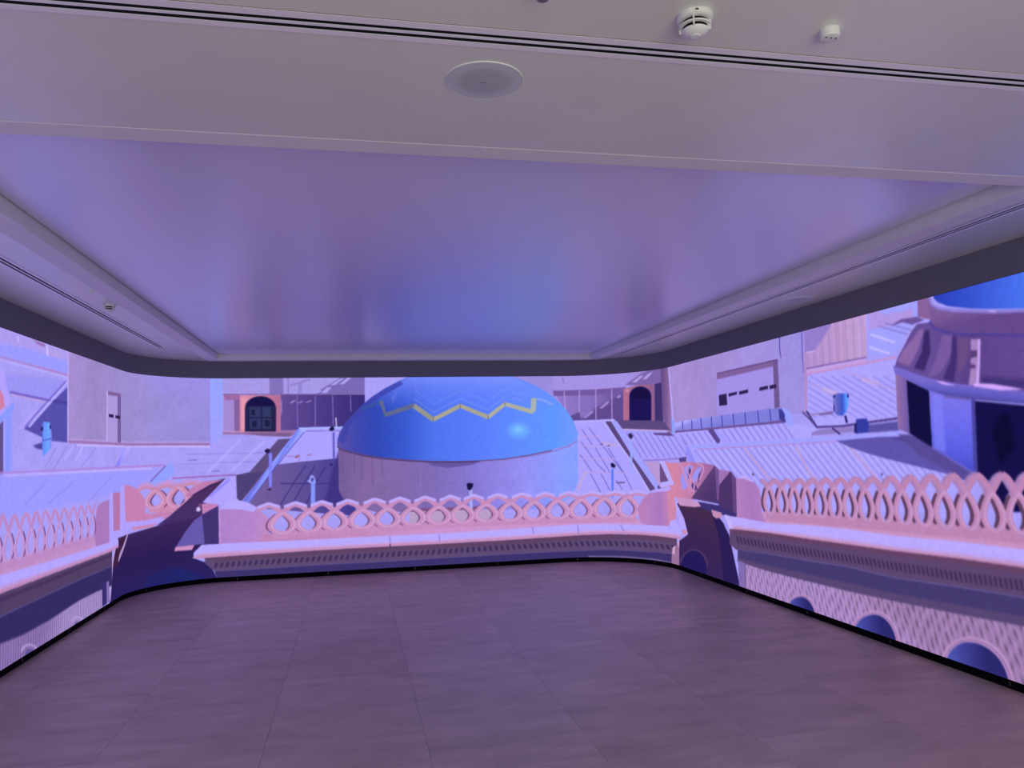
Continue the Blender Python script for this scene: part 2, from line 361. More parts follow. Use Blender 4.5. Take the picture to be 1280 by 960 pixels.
P;facade_left;c 124,98,180;1;;2388 2335 2397 1919 2409 1919 2400 2335|2620 2332 2618 1925 2630 1925 2632 2332|2839 2330 2846 1931 2858 1931 2851 2330|3070 2327 3073 2105 3085 2105 3082 2327
P;facade_left;c 140,114,194;3;;2293 2232 2343 2268 2389 2273 2343 2232|2398 2231 2464 2266 2469 2245 2414 2225|2494 2242 2580 2275 2565 2249 2514 2234|2189 2223 2209 2296 2208 2109 2193 2089
P;facade_left;c 158,128,206;0;;1488 2294 1555 2294 1623 2293 1691 2292 1692 1872 1624 1874 1557 1875 1490 1877 1489 1960 1489 2043 1488 2127 1488 2211
P;facade_left;c 152,94,156;4;;1487 2351 1555 2350 1623 2349 1691 2349 1691 2282 1599 2283 1507 2284
P;facade_left;c 130,88,152;5;;1618 2293 1691 2292 1692 1872 1624 1874
P;facade_left;c 150,104,160;2;;1485 1887 1575 1887 1665 1886 1756 1886 1847 1885 1939 1885 2031 1885 2123 1884 2216 1884 2309 1883 2402 1883 2342 1807 1986 1815 1692 1842 1623 1843 1554 1845 1485 1846
P;facade_left;c 120,84,138;5;;1712 1862 2342 1848 2302 1797 1986 1815
P;facade_left;c 188,146,210;2;;1490 1876 1576 1874 1663 1872 1751 1870 1751 1882 1663 1884 1576 1886 1489 1888
P;archway_left;g 1692 2179 2194 2172 0,214,122,164 0.2,206,120,160 0.6,196,98,136 1,172,98,146;0;;1686 2343 2194 2337 2193 1862 1692 1872
P;archway_left;c 226,140,166;8;;1711 2312 1779 2311 1750 2230 1751 1892 1712 1892
P;archway_left;c 34,32,78;1.5;;1751 1876 1750 2178 1758 2222 1780 2261 1816 2294 1861 2317 1914 2329 1969 2328 2021 2315 2067 2291 2103 2257 2126 2216 2134 2172 2134 1868
P;archway_left;c 24,18,72;4;;1774 2209 1774 2198 1781 2232 1801 2262 1833 2287 1873 2305 1919 2314 1968 2313 2014 2303 2055 2284 2087 2258 2107 2227 2114 2193 2114 2204
P;archway_left;c 48,54,98;5;;1809 2188 2075 2184 2074 1905 1809 1911
P;archway_left;c 28,28,74;3;;1948 2196 1948 1887 1964 1887 1964 2196|1809 2046 2084 2041 2084 2058 1809 2062
P;archway_left;c 30,28,72;4;;1828 2157 1877 2156 1877 2084 1828 2085|1995 2020 2055 2019 2055 1937 1996 1938|1838 2013 1897 2012 1897 1929 1838 1931
P;facade_left;c 160,150,238;0;;3261 2665 3942 2662 3939 2468 3261 2176
P;facade_right;c 146,130,214;0;mottle;5148 2678 5854 2675 5878 2573 5903 2472 5927 2371 5951 2270 5975 2170 5894 2143 5813 2116 5255 2456
P;facade_right;g 5837 2507 7523 2462 0,156,136,220 0.6,158,136,222 1,142,112,186;0;;5840 2787 5953 2795 6065 2801 6176 2806 6285 2810 6395 2813 6506 2815 6618 2816 6732 2815 6848 2813 6970 2810 7097 2804 7232 2797 7379 2788 7546 2775 7538 2673 7531 2572 7523 2470 7516 2369 7357 2371 7215 2371 7084 2369 6961 2366 6843 2362 6748 2362 6655 2362 6564 2362 6473 2361 6384 2359 6275 2360 6166 2360 6056 2359 5945 2358 5832 2356
P;facade_right;c 120,92,164;5;;6857 2400 6936 2441 7018 2483 7102 2523 7185 2548 7272 2572 7395 2581 7532 2587 7527 2514 7521 2441 7516 2369 7361 2371 7223 2372 7095 2371 6973 2386
P;facade_right;c 166,148,226;3;;6956 2425 7027 2464 7101 2501 7169 2506 7099 2463 7032 2420|7139 2454 7196 2490 7255 2525 7330 2534 7268 2492 7208 2449
P;facade_right;c 128,104,180;2;;5970 2537 5990 2459 6001 2461 5981 2540
P;facade_right;g 5826 2172 6857 2136 0,142,114,198 0.5,128,102,184 1,98,72,146;0;;5832 2356 5945 2358 6056 2359 6166 2360 6275 2360 6384 2359 6478 2361 6573 2363 6669 2365 6767 2366 6867 2366 6863 2274 6859 2182 6856 2090 6852 1999 6848 1907 6736 1910 6628 1913 6521 1915 6416 1917 6311 1919 6207 1920 6102 1922 6049 2009 5995 2096 5941 2182 5887 2269
P;facade_right;c 112,80,156;5;;5832 2356 5945 2358 6056 2359 6166 2360 6275 2360 6384 2359 6478 2361 6573 2363 6669 2365 6767 2366 6867 2366 6864 2300 6764 2297 6666 2294 6570 2290 6475 2286 6381 2281 6274 2283 6168 2284 6060 2284 5952 2284 5841 2283
P;facade_right;c 94,68,140;5;;6169 1920 6237 1970 6305 2020 6374 2069 6449 2111 6526 2152 6603 2193 6661 2213 6719 2232 6784 2228 6849 2224 6845 2119 6840 2013 6836 1907 6720 1910 6607 1913 6497 1915 6387 1917 6278 1919
P;facade_right;c 152,124,200;3;;6248 1973 6300 2016 6351 2059 6396 2068 6384 2036 6332 1998 6281 1961|6475 2099 6527 2141 6580 2183 6626 2192 6601 2149 6508 2086|6719 2232 6780 2278 6790 2239 6754 2219
P;facade_right;c 170,138,208;1;;5985 2348 5988 2262 5991 2176 5994 2091 6008 2091 6005 2177 6002 2263 5999 2348|6199 2354 6195 2248 6192 2142 6188 2036 6185 1930 6198 1930 6202 2036 6205 2142 6209 2248 6212 2354|6427 2357 6425 2248 6422 2140 6420 2031 6418 1923 6431 1923 6433 2031 6436 2139 6438 2248 6441 2357|6654 2357 6651 2249 6648 2141 6645 2034 6643 1926 6657 1926 6659 2033 6662 2141 6665 2248 6667 2356
P;facade_right;c 92,70,142;8;;6060 2000 6128 2027 6196 2053 6210 1991 6225 1929 6169 1925 6113 1921
P;archway_right;g 6822 2138 7350 2107 0,176,98,136 0.3,160,90,136 1,140,84,138;0;;6830 2346 6916 2359 7004 2371 7095 2382 7218 2375 7350 2367 7346 2266 7341 2166 7337 2066 7332 1965 7328 1865 7186 1875 7055 1885 6931 1894 6812 1903 6815 1991 6819 2080 6823 2169 6827 2257
P;archway_right;c 206,124,160;4;;6860 2333 6915 2335 6901 2298 6864 2300
P;archway_right;c 28,18,86;1.5;;6902 1905 6906 1989 6909 2073 6913 2158 6917 2242 6925 2279 6947 2311 6980 2337 7023 2354 7072 2361 7124 2357 7174 2343 7219 2319 7254 2289 7275 2254 7281 2218 7277 2136 7272 2053 7268 1971 7263 1889 7136 1895 7016 1900
P;archway_right;c 24,14,64;8;;6946 2208 6947 2229 6954 2263 6973 2293 7001 2316 7037 2332 7078 2339 7122 2336 7163 2323 7201 2302 7229 2275 7247 2243 7252 2209 7251 2188 7144 2195 7043 2202
P;facade_right;c 62,46,108;2;;7351 2372 7490 2381 7492 2294 7493 2206 7494 2119 7495 2032 7496 1945 7497 1858 7410 1862 7328 1865 7333 1966 7337 2068 7342 2169 7346 2271
P;facade_right;g 7466 2152 7694 2137 0,96,66,124 0.6,122,86,146 1,146,104,170;0;;7492 2781 7685 2757 7678 2682 7671 2607 7665 2531 7672 2428 7679 2326 7685 2224 7692 2122 7700 2020 7707 1919 7714 1818 7721 1717 7577 1721 7546 1794 7515 1868 7486 1942 7486 2035 7487 2128 7488 2221 7489 2314 7489 2407 7490 2500 7491 2594 7492 2688
P;facade_right;c 88,66,124;3;;6707 1924 6822 1917 6941 1910 7065 1903 7197 1896 7339 1888 7499 1879 7575 1814 7659 1749 7490 1754 7344 1759 7222 1767 7108 1776 7000 1784 6896 1792 6796 1800 6751 1862
P;facade_right;c 200,160,206;3;;6807 1787 6921 1780 7040 1772 7165 1764 7299 1756 7447 1748 7617 1739 7619 1751 7448 1760 7300 1769 7166 1777 7041 1785 6922 1793 6808 1800
P;building_right;g 7631 2141 10720 2153 0,162,134,206 0.35,156,130,204 0.7,156,136,216 1,148,134,216;0;mottle;7684 2861 7912 2858 8137 2854 8352 2850 8558 2846 8756 2843 8945 2839 9126 2836 9300 2833 9467 2829 9628 2826 9783 2824 9932 2821 10076 2818 10215 2816 10348 2813 10477 2811 10602 2809 10723 2806 10732 2528 10718 1822 10249 1823 9556 1813 7780 1827 7771 1919 7762 2012 7753 2105 7744 2199 7735 2292 7726 2387 7717 2481 7709 2576 7700 2670 7692 2766
P;building_right;c 180,150,226;2;;7661 2604 7668 2510 7676 2416 7684 2322 7692 2229 7700 2136 7708 2043 7716 1951 7725 1859 7733 1767 7766 1767 7757 1859 7749 1950 7740 2043 7732 2135 7723 2228 7715 2321 7707 2414 7699 2508 7691 2602
P;building_right;c 84,70,166;1;;10304 2561 10297 2454 10310 2368 10326 2367 10314 2452 10321 2559
P;building_right;c 104,88,190;1.5;;10674 2565 10663 2304 10670 2179 10687 2178 10681 2302 10692 2563
P;building_right;c 154,134,224;0;;8998 2346 10260 2355 10250 1899 8948 1875
P;building_right;c 124,88,152;2;;8998 2346 10260 2355 10255 2302 8991 2280
P;building_right;c 106,80,144;2.5;;10174 2353 10260 2355 10252 1899 10156 1889
P;building_right;c 84,56,118;1;;9000 2341 10262 2350 10259 2360 8996 2352
P;building_right;c 48,28,80;1;;9020 2103 9199 2107 9205 1985 9018 1983|9245 2104 9433 2111 9429 2082 9241 2071|9476 2108 9670 2116 9666 2081 9481 2074|9894 2116 10055 2122 10059 2089 9890 2082|10084 2120 10208 2125 10205 2087 10088 2084
P;building_right;c 168,130,194;5;;10692 2373 10741 2367 10724 1822 10661 1818
P;annex;g 10717 2370 11577 2452 0,172,132,202 0.6,178,138,196 1,184,146,206;0;boards;10737 2694 11592 2706 11559 2224 11161 2225 10726 2217
P;annex;c 142,116,198;4;;10726 2587 11164 2586 11015 2464 10864 2365 10716 2363
P;annex;c 196,166,222;2;;10730 2356 10877 2355 10874 2365 10727 2366
P;annex;c 120,84,160;1;;10728 2211 11162 2216 11555 2216 11553 2227 11159 2227 10725 2223
P;roof;c 184,148,222;0;;10726 2210 11553 2215 11550 2181 10722 2174
P;roof;c 198,128,192;2;;10736 2161 11318 2167 11892 2174 11889 2188 11315 2181 10732 2177
P;roof;c 164,154,248;3;;10732 2151 11915 2169 11871 1717 11373 1699 10844 1690 10700 1830
P;roof;c 142,132,226;4;;11726 2050 11882 1966 11892 1976 11737 2059|11607 2061 11878 1919 11888 1928 11618 2071|11482 2073 11873 1871 11883 1880 11494 2083|11353 2086 11868 1823 11878 1833 11365 2096|11218 2099 11864 1775 11874 1785 11230 2109|11077 2112 11859 1728 11869 1737 11090 2123|10930 2126 11753 1729 11764 1739 10944 2137|10777 2141 11635 1734 11646 1744 10791 2152|10733 2102 11513 1739 11524 1750 10747 2113|10727 2045 11385 1745 11397 1755 10742 2056|10722 1988 11252 1750 11264 1761 10736 1999|10716 1931 11114 1756 11126 1767 10730 1942|10710 1874 10969 1763 10982 1774 10724 1885|10704 1817 10818 1769 10832 1780 10719 1828
P;roof;c 190,164,226;12;;10937 2003 11135 1947 11156 1978 10958 2035|11480 2038 11667 1984 11683 2012 11497 2067
P;roof;c 176,142,214;5;;11258 2142 11879 1916 11885 1924 11265 2151|10758 2087 11073 1950 11083 1958 10769 2096
P;roof;c 152,152,254;4;;11595 2545 12258 2572 12287 2481 12082 2407 11903 2219 11563 2217
P;roof;c 196,140,200;3;;11586 2433 11828 2432 11984 2422 11983 2430 11827 2441 11584 2442
P;roof;c 168,140,220;6;;11602 2607 11791 2523 11966 2510 12093 2517 12102 2450 11826 2424 11605 2441
P;roof;c 104,74,150;4;;11844 2422 11969 2455 12134 2445 12203 2410 12081 2395 11984 2429
P;roof;c 130,106,188;4;;11716 2438 12031 2328 12035 2336 11720 2446|11791 2450 12075 2351 12079 2359 11795 2459
P;roof;c 196,186,255;7;;11587 2291 11820 2211 11827 2222 11594 2302|11616 2389 11881 2288 11887 2299 11623 2400
P;roof;c 160,150,246;2;;6771 1779 6882 1770 6996 1762 7115 1753 7243 1744 7381 1735 7536 1726 7721 1717 7853 1664 7984 1612 8111 1561 8071 1405 7869 1397 7669 1389 7507 1381 7367 1374 7241 1368 7124 1361 7050 1443 6978 1526 6908 1609 6839 1694
P;roof;c 124,110,206;2;;6836 1752 6892 1663 6949 1575 7007 1488 7066 1401 7077 1407 7018 1493 6960 1581 6903 1669 6847 1757|6923 1749 6981 1661 7039 1573 7099 1486 7161 1400 7173 1406 7111 1492 7051 1579 6992 1666 6934 1754|7013 1746 7072 1658 7133 1571 7196 1485 7262 1400 7274 1405 7209 1490 7145 1576 7084 1663 7024 1751|7106 1743 7168 1656 7232 1569 7299 1484 7369 1399 7382 1405 7312 1489 7245 1575 7180 1661 7117 1748|7203 1740 7269 1653 7337 1567 7409 1483 7486 1399 7501 1405 7423 1488 7351 1573 7282 1658 7215 1745|7307 1736 7377 1650 7451 1565 7531 1482 7617 1399 7635 1405 7546 1487 7466 1571 7391 1656 7320 1742|7418 1733 7495 1648 7578 1564 7670 1481 7774 1400 7796 1406 7688 1486 7595 1569 7510 1653 7432 1738|7541 1729 7628 1645 7726 1562 7838 1481 7949 1402 7970 1407 7859 1486 7747 1567 7646 1650 7556 1734|7682 1725 7788 1642 7901 1560 8011 1481 8118 1403 8138 1408 8031 1486 7922 1565 7810 1647 7701 1730|7852 1721 8281 1404 8300 1409 7873 1726
P;roof;c 96,66,132;3;;7283 1729 7394 1726 7517 1722 7656 1719 7740 1676 7613 1681 7502 1687 7403 1694 7311 1702
P;roof;c 140,116,208;3;;7098 1355 7225 1358 7362 1361 7515 1365 7683 1374 7890 1385 8096 1395 8093 1416 7888 1406 7682 1397 7515 1388 7362 1384 7225 1381 7098 1378
P;roof;c 164,154,250;2;;7768 1716 7987 1720 8197 1725 8398 1729 8591 1733 8776 1737 10312 1759 10472 1731 10843 1683 10836 1606 10295 1586 8993 1562 8201 1541 8061 1597 7917 1656
P;roof;c 138,126,222;4;;7918 1687 8119 1556 8154 1566 7955 1696|8096 1692 8296 1559 8330 1568 8131 1701|8268 1697 8467 1561 8499 1571 8302 1706|8434 1701 8632 1564 8663 1573 8466 1710|8594 1706 8791 1566 8821 1575 8625 1714|8748 1710 8944 1569 8974 1578 8779 1719|8898 1714 9093 1571 9121 1580 8927 1722|9043 1718 9236 1573 9264 1582 9071 1726|9183 1722 9375 1575 9402 1584 9210 1730|9318 1726 9510 1578 9535 1586 9345 1734|9450 1729 9640 1580 9665 1588 9476 1737|9577 1733 9766 1582 9790 1590 9602 1741|9701 1736 9888 1583 9911 1591 9725 1744|9820 1740 10007 1585 10029 1593 9844 1747|9937 1743 10122 1587 10144 1595 9960 1750|10050 1746 10233 1589 10255 1596 10072 1753|10160 1749 10342 1591 10363 1598 10182 1756|10266 1752 10447 1592 10468 1599 10288 1759
P;roof;c 88,64,140;2;;8694 1730 8817 1749 9017 1614 8975 1571 8917 1571
P;roof;c 154,146,255;2;;8818 1754 8934 1736 9235 1576 9050 1561
P;roof;c 162,152,248;2;;8153 1522 11151 1580 12530 1278 12510 1079 8914 809 8351 1284
P;roof;c 144,136,230;5;;8311 1495 8973 1105 9007 1119 8350 1508|8489 1499 9133 1112 9166 1125 8527 1512|8661 1503 9288 1118 9320 1131 8698 1516|8826 1507 9437 1125 9468 1137 8862 1519|8986 1511 9581 1131 9610 1143 9020 1522|9140 1514 9720 1137 9749 1149 9173 1526|9289 1517 9854 1142 9882 1154 9321 1529|9433 1521 9984 1148 10011 1159 9464 1532|9572 1524 10110 1153 10136 1164 9601 1535|9706 1527 10232 1158 10257 1169 9735 1538|9836 1530 10350 1163 10374 1174 9864 1540|9962 1533 10464 1168 10488 1178 9989 1543|10084 1535 10575 1172 10598 1183 10110 1546|10202 1538 10682 1177 10705 1187 10228 1548|10317 1541 10787 1181 10808 1191 10341 1550|10428 1543 10888 1185 10909 1196 10452 1553|10536 1545 10986 1189 11007 1199 10559 1555|10641 1548 11082 1193 11102 1203 10663 1557|10742 1550 11175 1197 11194 1207 10765 1559|10841 1552 11265 1201 11284 1211 10863 1561|10938 1554 11353 1205 11371 1214 10958 1563|11031 1557 11439 1208 11457 1218 11052 1565|11122 1559 11522 1212 11539 1221 11142 1567|11211 1561 11603 1215 11620 1224 11230 1569|11297 1563 11682 1219 11699 1227 11316 1571|11381 1564 11759 1222 11775 1231 11399 1573|11463 1566 11834 1225 11850 1234 11481 1575|11543 1568 11908 1228 11923 1237 11560 1576|11621 1570 11979 1231 11994 1239 11638 1578|11697 1571 12049 1234 12063 1242 11713 1579|11771 1573 12117 1237 12131 1245 11787 1581|11843 1575 12183 1239 12197 1248 11859 1583|11913 1576 12248 1242 12262 1250 11929 1584|11982 1578 12312 1245 12325 1253 11997 1586|12050 1579 12374 1247 12387 1255 12064 1587|12115 1581 12434 1250 12447 1258 12130 1588|12180 1582 12493 1252 12506 1260 12194 1590|12242 1584 12551 1255 12564 1262 12256 1591|12304 1585 12608 1257 12620 1265 12317 1592|12364 1586 12663 1260 12675 1267 12377 1594
P;roof;c 172,164,252;5;;8404 1499 9056 1110 9081 1120 8432 1508|8579 1503 9214 1117 9237 1126 8606 1512|8747 1507 9365 1123 9388 1132 8774 1516|8910 1510 9512 1129 9534 1138 8935 1519|9067 1514 9653 1135 9674 1144 9091 1522|9218 1517 9790 1141 9810 1150 9241 1526|9364 1521 9922 1146 9942 1155 9387 1529|9505 1524 10050 1152 10069 1160 9527 1532|9642 1527 10173 1157 10192 1165 9663 1535|9774 1530 10293 1162 10311 1170 9794 1537|9902 1533 10409 1167 10427 1175 9922 1540|10026 1535 10522 1171 10539 1179 10045 1543|10146 1538 10631 1176 10647 1184 10164 1545|10262 1541 10737 1180 10753 1188 10280 1548|10375 1543 10839 1185 10855 1192 10392 1550|10484 1546 10939 1189 10954 1196 10501 1553|10591 1548 11036 1193 11051 1200 10607 1555|10694 1550 11130 1197 11144 1204 10710 1557|10794 1552 11222 1201 11236 1208 10810 1559|10892 1555 11311 1204 11324 1211 10907 1561|10986 1557 11398 1208 11411 1215 11001 1563|11079 1559 11482 1211 11495 1218 11093 1565|11168 1561 11564 1215 11577 1221 11183 1567|11256 1563 11644 1218 11656 1225 11270 1569|11341 1565 11722 1221 11734 1228 11354 1571|11424 1566 11798 1224 11810 1231 11437 1573|11505 1568 11872 1228 11884 1234 11517 1574|11583 1570 11945 1231 11956 1237 11596 1576|11660 1572 12015 1234 12026 1240 11672 1578|11735 1573 12084 1236 12095 1242 11747 1579|11808 1575 12151 1239 12162 1245 11820 1581|11880 1577 12217 1242 12227 1248 11891 1582|11949 1578 12281 1245 12291 1250 11960 1584|12017 1580 12344 1247 12353 1253 12028 1585|12084 1581 12405 1250 12414 1255 12094 1587|12149 1583 12465 1252 12474 1258 12159 1588|12212 1584 12523 1255 12532 1260 12222 1589|12274 1585 12581 1257 12590 1262 12284 1591|12335 1587 12637 1259 12645 1265 12345 1592
P;roof;c 176,146,212;8;;9502 1506 10061 1148 10101 1166 9548 1524|10457 1526 10664 1273 10875 1180 10901 1200 10700 1288 10498 1537|11239 1525 11605 1225 11631 1239 11267 1539
P;roof;c 152,150,252;2;;8087 1551 9360 1575 10295 1590 11260 1604 11879 1621 11876 1589 11095 1567 10291 1548 8375 1506
P;roof;c 172,124,200;2;;8418 1495 10290 1536 11117 1559 11117 1568 10290 1546 8418 1508
P;roof;c 140,134,240;1;;8087 1551 8177 1531 8377 1322 8267 1320 8094 1395
P;roof;c 82,62,140;3;;7857 1394 8084 1415 8086 1327 7900 1344
P;roof;c 90,78,168;4;;11095 1567 11653 1590 12238 1584 12597 1291 12509 1272 12360 1315 12061 1364 11727 1418 11498 1460 11272 1512
P;roof;c 66,52,132;12;;11743 1576 12208 1585 12229 1490 11998 1548
P;roof;c 92,60,104;5;;9653 1247 9676 1231 9711 1245 9688 1260|11625 1301 11643 1289 11661 1301 11644 1312
P;roof;c 92,72,140;1;;10614 1829 10720 1760 10833 1678 10854 1688 10741 1770 10635 1839
P;roof;c 74,52,128;2;;10673 1833 10825 1681 11216 1679 11374 1690 11864 1715 11862 1732 11372 1708 11215 1697 10839 1699 10703 1843
P;roof;c 150,116,178;3;;10855 1812 10734 1811 10735 1796 10856 1798
P;roof;c 138,116,190;3;;10743 1643 10866 1668 11330 1678 11346 1635 10740 1618
P;roof;c 84,76,160;5;;11521 1687 11861 1702 11872 1633 11524 1624
P;roof;c 62,44,116;1;;11042 1671 11147 1614 11163 1625 11059 1682
P;tank_right;c 120,90,160;3;;10856 1808 11076 1818 11074 1794 10878 1790
P;tank_right;g 11082 1879 11297 1866 0,124,116,200 0.3,88,92,190 0.6,56,80,200 0.85,84,150,255 1,100,150,250;2;;11089 1953 11146 1963 11274 1956 11303 1931 11284 1847 11248 1796 11192 1772 11128 1782 11081 1811
P;tank_right;c 36,42,130;2;;11089 1950 11123 1954 11120 1931 11087 1933|11279 1949 11304 1944 11297 1918 11276 1920
P;tank_right;c 44,34,100;1;;11086 1872 11086 1817 11099 1817 11099 1871
P;tank_right;c 46,34,106;2;;11224 1774 11251 1773 11271 1716 11239 1710
P;tank_right;c 50,56,160;3;;11371 1731 11387 1740 11506 1739 11527 1706 11524 1627 11370 1621
P;tank_right;c 40,34,110;3;;11347 1693 11384 1711 11375 1621 11340 1629
P;air_duct;c 104,72,142;3;;7768 1716 7999 1718 8220 1721 8430 1723 8632 1725 8825 1728 9010 1730 10170 1746 10380 1749 10369 1780 10239 1778 10104 1776 9963 1774 9818 1772 9667 1771 9511 1768 9348 1766 9178 1764 9002 1762 8818 1760 8627 1757 8427 1754 8218 1752 8000 1749 7771 1746
P;air_duct;g 8630 1908 8653 1731 0,164,158,246 0.2,138,134,228 1,118,118,212;0;;7733 1839 7881 1848 8026 1857 8626 1871 9064 1878 9580 1887 10068 1894 10270 1890 10336 1856 10300 1775 10026 1766 9378 1757 8613 1746 7796 1740
P;air_duct;c 70,62,176;1;;8011 1853 8012 1749 8040 1749 8039 1852|8277 1857 8276 1746 8303 1746 8304 1856|8529 1865 8532 1753 8557 1753 8554 1865|8798 1872 8798 1754 8822 1754 8822 1872|9052 1878 9058 1754 9081 1754 9075 1878|9310 1883 9324 1758 9345 1759 9332 1883|9570 1887 9574 1763 9594 1763 9590 1887|9830 1890 9841 1769 9860 1769 9849 1890|10060 1894 10069 1772 10087 1772 10077 1894
P;air_duct;c 58,56,148;3;;10226 1877 10283 1882 10334 1834 10325 1751 10231 1785
P;air_duct;c 144,152,255;2;;10270 1894 10352 1882 10430 1844 10472 1738 10457 1717 10350 1720 10333 1826
P;air_duct;c 132,152,255;1;;7694 1901 7784 1862 7794 1725 7707 1692 7703 1762 7698 1831
P;tower;c 132,88,150;3;;12155 2651 12281 2653 12264 2400 12142 2443
P;tower;g 12242 2175 13349 2034 0,98,70,146 0.3,88,60,134 0.6,96,64,142 1,100,68,150;0;;12129 2393 12262 2383 13359 2146 13323 1765 12588 1887 11855 2085 11898 2165 11984 2256 12059 2340
P;tower;c 134,92,162;7;;12149 2349 12196 2342 12110 2192 12019 2098 11896 2147 11981 2232 12071 2291
P;tower;c 58,38,104;10;;12195 2331 12242 2335 12242 2175 12167 2047 12066 2081 12157 2186
P;tower;c 116,82,156;9;;12366 2282 12458 2257 12440 2150 12318 2020 12202 1998 12291 2124
P;tower;c 64,42,112;9;;12451 2258 12486 2253 12480 2118 12435 1943 12336 1974 12421 2097
P;tower;c 104,70,130;12;;12499 2240 12600 2220 12566 2080 12481 1982
P;tower;c 64,46,116;20;;12668 1964 13332 1854 13327 1801 12662 1902
P;tower;g 12319 2418 12324 2311 0,120,82,148 1,98,66,136;0;;12258 2538 12296 2491 12466 2420 12795 2353 13372 2276 13357 2124 12522 2264 12347 2313 12261 2366
P;tower;c 72,58,146;5;;12239 2387 12289 2332 12379 2288 12520 2250 13357 2117 13358 2130 12523 2266 12385 2304 12303 2343 12257 2395
P;tower;g 12303 2563 13387 2437 0,38,60,186 0.3,50,78,204 0.62,64,104,232 1,84,130,250;0;;12308 2619 13408 2661 13373 2285 13034 2340 12798 2379 12606 2419 12435 2465 12343 2510 12309 2545
P;tower;c 132,112,206;3;;12251 2553 12273 2500 12335 2460 12466 2422 12795 2351 13088 2309 13372 2276 13373 2294 13088 2328 12797 2371 12469 2440 12343 2477 12291 2509 12269 2556
P;tower;c 176,144,226;4;;12760 2383 12834 2369 12820 2352 12784 2363
P;tower;c 158,120,184;3;;12606 2214 12685 2202 12648 1893 12556 1900 12588 2025
P;tower;c 86,56,116;4;;12599 2140 12652 2133 12648 2092 12587 2089|12584 2052 12630 2041 12628 2021 12574 2021
P;tower;c 198,152,242;3;;12665 2205 12647 2045 12621 1917 12641 1914 12666 2042 12685 2202
P;tower;g 12348 1951 12332 1852 0,112,98,200 0.5,92,86,190 1,74,66,150;0;;11850 2122 11967 2079 12125 2022 12276 1974 12490 1927 12750 1879 13325 1783 13318 1711 13034 1755 12595 1815 12354 1859 12193 1908 11861 2060
P;tower;c 202,154,242;4;;12261 1970 12334 1957 12447 1920 12347 1934|12605 1923 12752 1905 12873 1879 12987 1850 12810 1859 12603 1902
P;tower;g 11859 1861 11995 1853 0,142,100,160 0.6,120,90,166 1,100,76,158;0;;11870 2059 11993 2006 11979 1607 11856 1646
P;tower;c 18,14,62;1.5;;11984 2001 12200 1904 12193 1506 11979 1607
P;tower;g 12412 1852 12397 1338 0,116,108,224 0.3,104,104,234 0.7,86,90,222 1,66,72,196;0;;12201 1907 12340 1863 12595 1818 12581 1327 12516 1352 12192 1501
P;tower;c 122,124,244,0.6;6;;12229 1882 12317 1853 12316 1467 12215 1501
P;tower;c 70,64,156;4;;12573 1830 12602 1818 12587 1327 12549 1342
P;tower;c 104,80,150;4;;12338 1849 12560 1813 12563 1823 12341 1860
P;tower;c 20,15,72;2;;12601 1807 13318 1706 13264 1135 12737 1096 12629 1282 12581 1332
P;tower;c 14,10,52;20;;12809 1723 12867 1695 12884 1497 12766 1397 12723 1600
P;tower;c 104,96,196;4;;12177 1499 12306 1432 12509 1338 12599 1299 12698 1257 12710 1272 12611 1315 12523 1354 12321 1448 12193 1514
P;roof;c 84,68,146;8;;11852 1604 11987 1601 12184 1501 12579 1311 12462 1287 12069 1444
P;roof;c 90,70,124;2.5;;2163 1770 2342 1776 2005 1355 1695 971 1656 983 1646 1326 1810 1361
P;roof;c 74,60,116;5;;1646 1326 1986 1365 1685 972 1656 973
P;roof;c 162,152,246;0;;2483 1876 3093 1884 3088 1424 2133 1432
P;roof;g 1986 1254 3087 1216 0,108,84,150 0.35,94,76,148 1,64,56,144;3;;2123 1443 2461 1474 2895 1503 3140 1475 3134 749 1753 919
P;roof;c 54,44,128;3;;2496 1425 2356 1224 2177 925 2187 918 2366 1217 2506 1417|2616 1421 2475 1199 2315 919 2325 913 2485 1192 2626 1414|2747 1407 2615 1194 2493 911 2504 906 2626 1188 2757 1400|2919 1349 2796 1105 2694 903 2704 897 2806 1099 2930 1343|2182 1195 2882 1170 2883 1183 2182 1207
P;roof;g 1986 1355 2114 1280 0,106,112,226 0.3,138,152,255 0.6,112,122,238 1,150,164,255;1;;2418 1914 2493 1876 2133 1432 1782 928 1676 932 2084 1475
P;roof;c 76,66,178;2;;2479 1859 2139 1435 1778 951 1786 945 2147 1429 2486 1852
P;roof;c 158,168,255;2;;2423 1883 2685 1887 3093 1884 3093 1916 2684 1919 2422 1914
P;roof;c 110,96,190;2;;2503 1860 3092 1858 3092 1868 2503 1870
P;roof;c 150,92,140;4;;2352 1533 2391 1558 2431 1567 2421 1537 2381 1517|2511 1555 2592 1573 2572 1558 2531 1544
P;roof;c 160,120,190;3;;2203 1543 2361 1538 2362 1549 2203 1553|2427 1528 2407 1477 2416 1473 2436 1524
P;roof;c 162,152,246;0;;6102 1910 6193 1910 6284 1910 6375 1909 6466 1908 6558 1907 6612 1816 6667 1725 6722 1635 6778 1545 6834 1456 6892 1368 6950 1280 7009 1193 7070 1107 7133 1023 7197 939 7068 933 6946 929 6829 925 6716 922 6606 920 6497 918 6390 917 6283 917 6176 917 6069 918 6073 1027 6076 1137 6080 1247 6084 1357 6087 1467 6091 1578 6094 1688 6098 1799
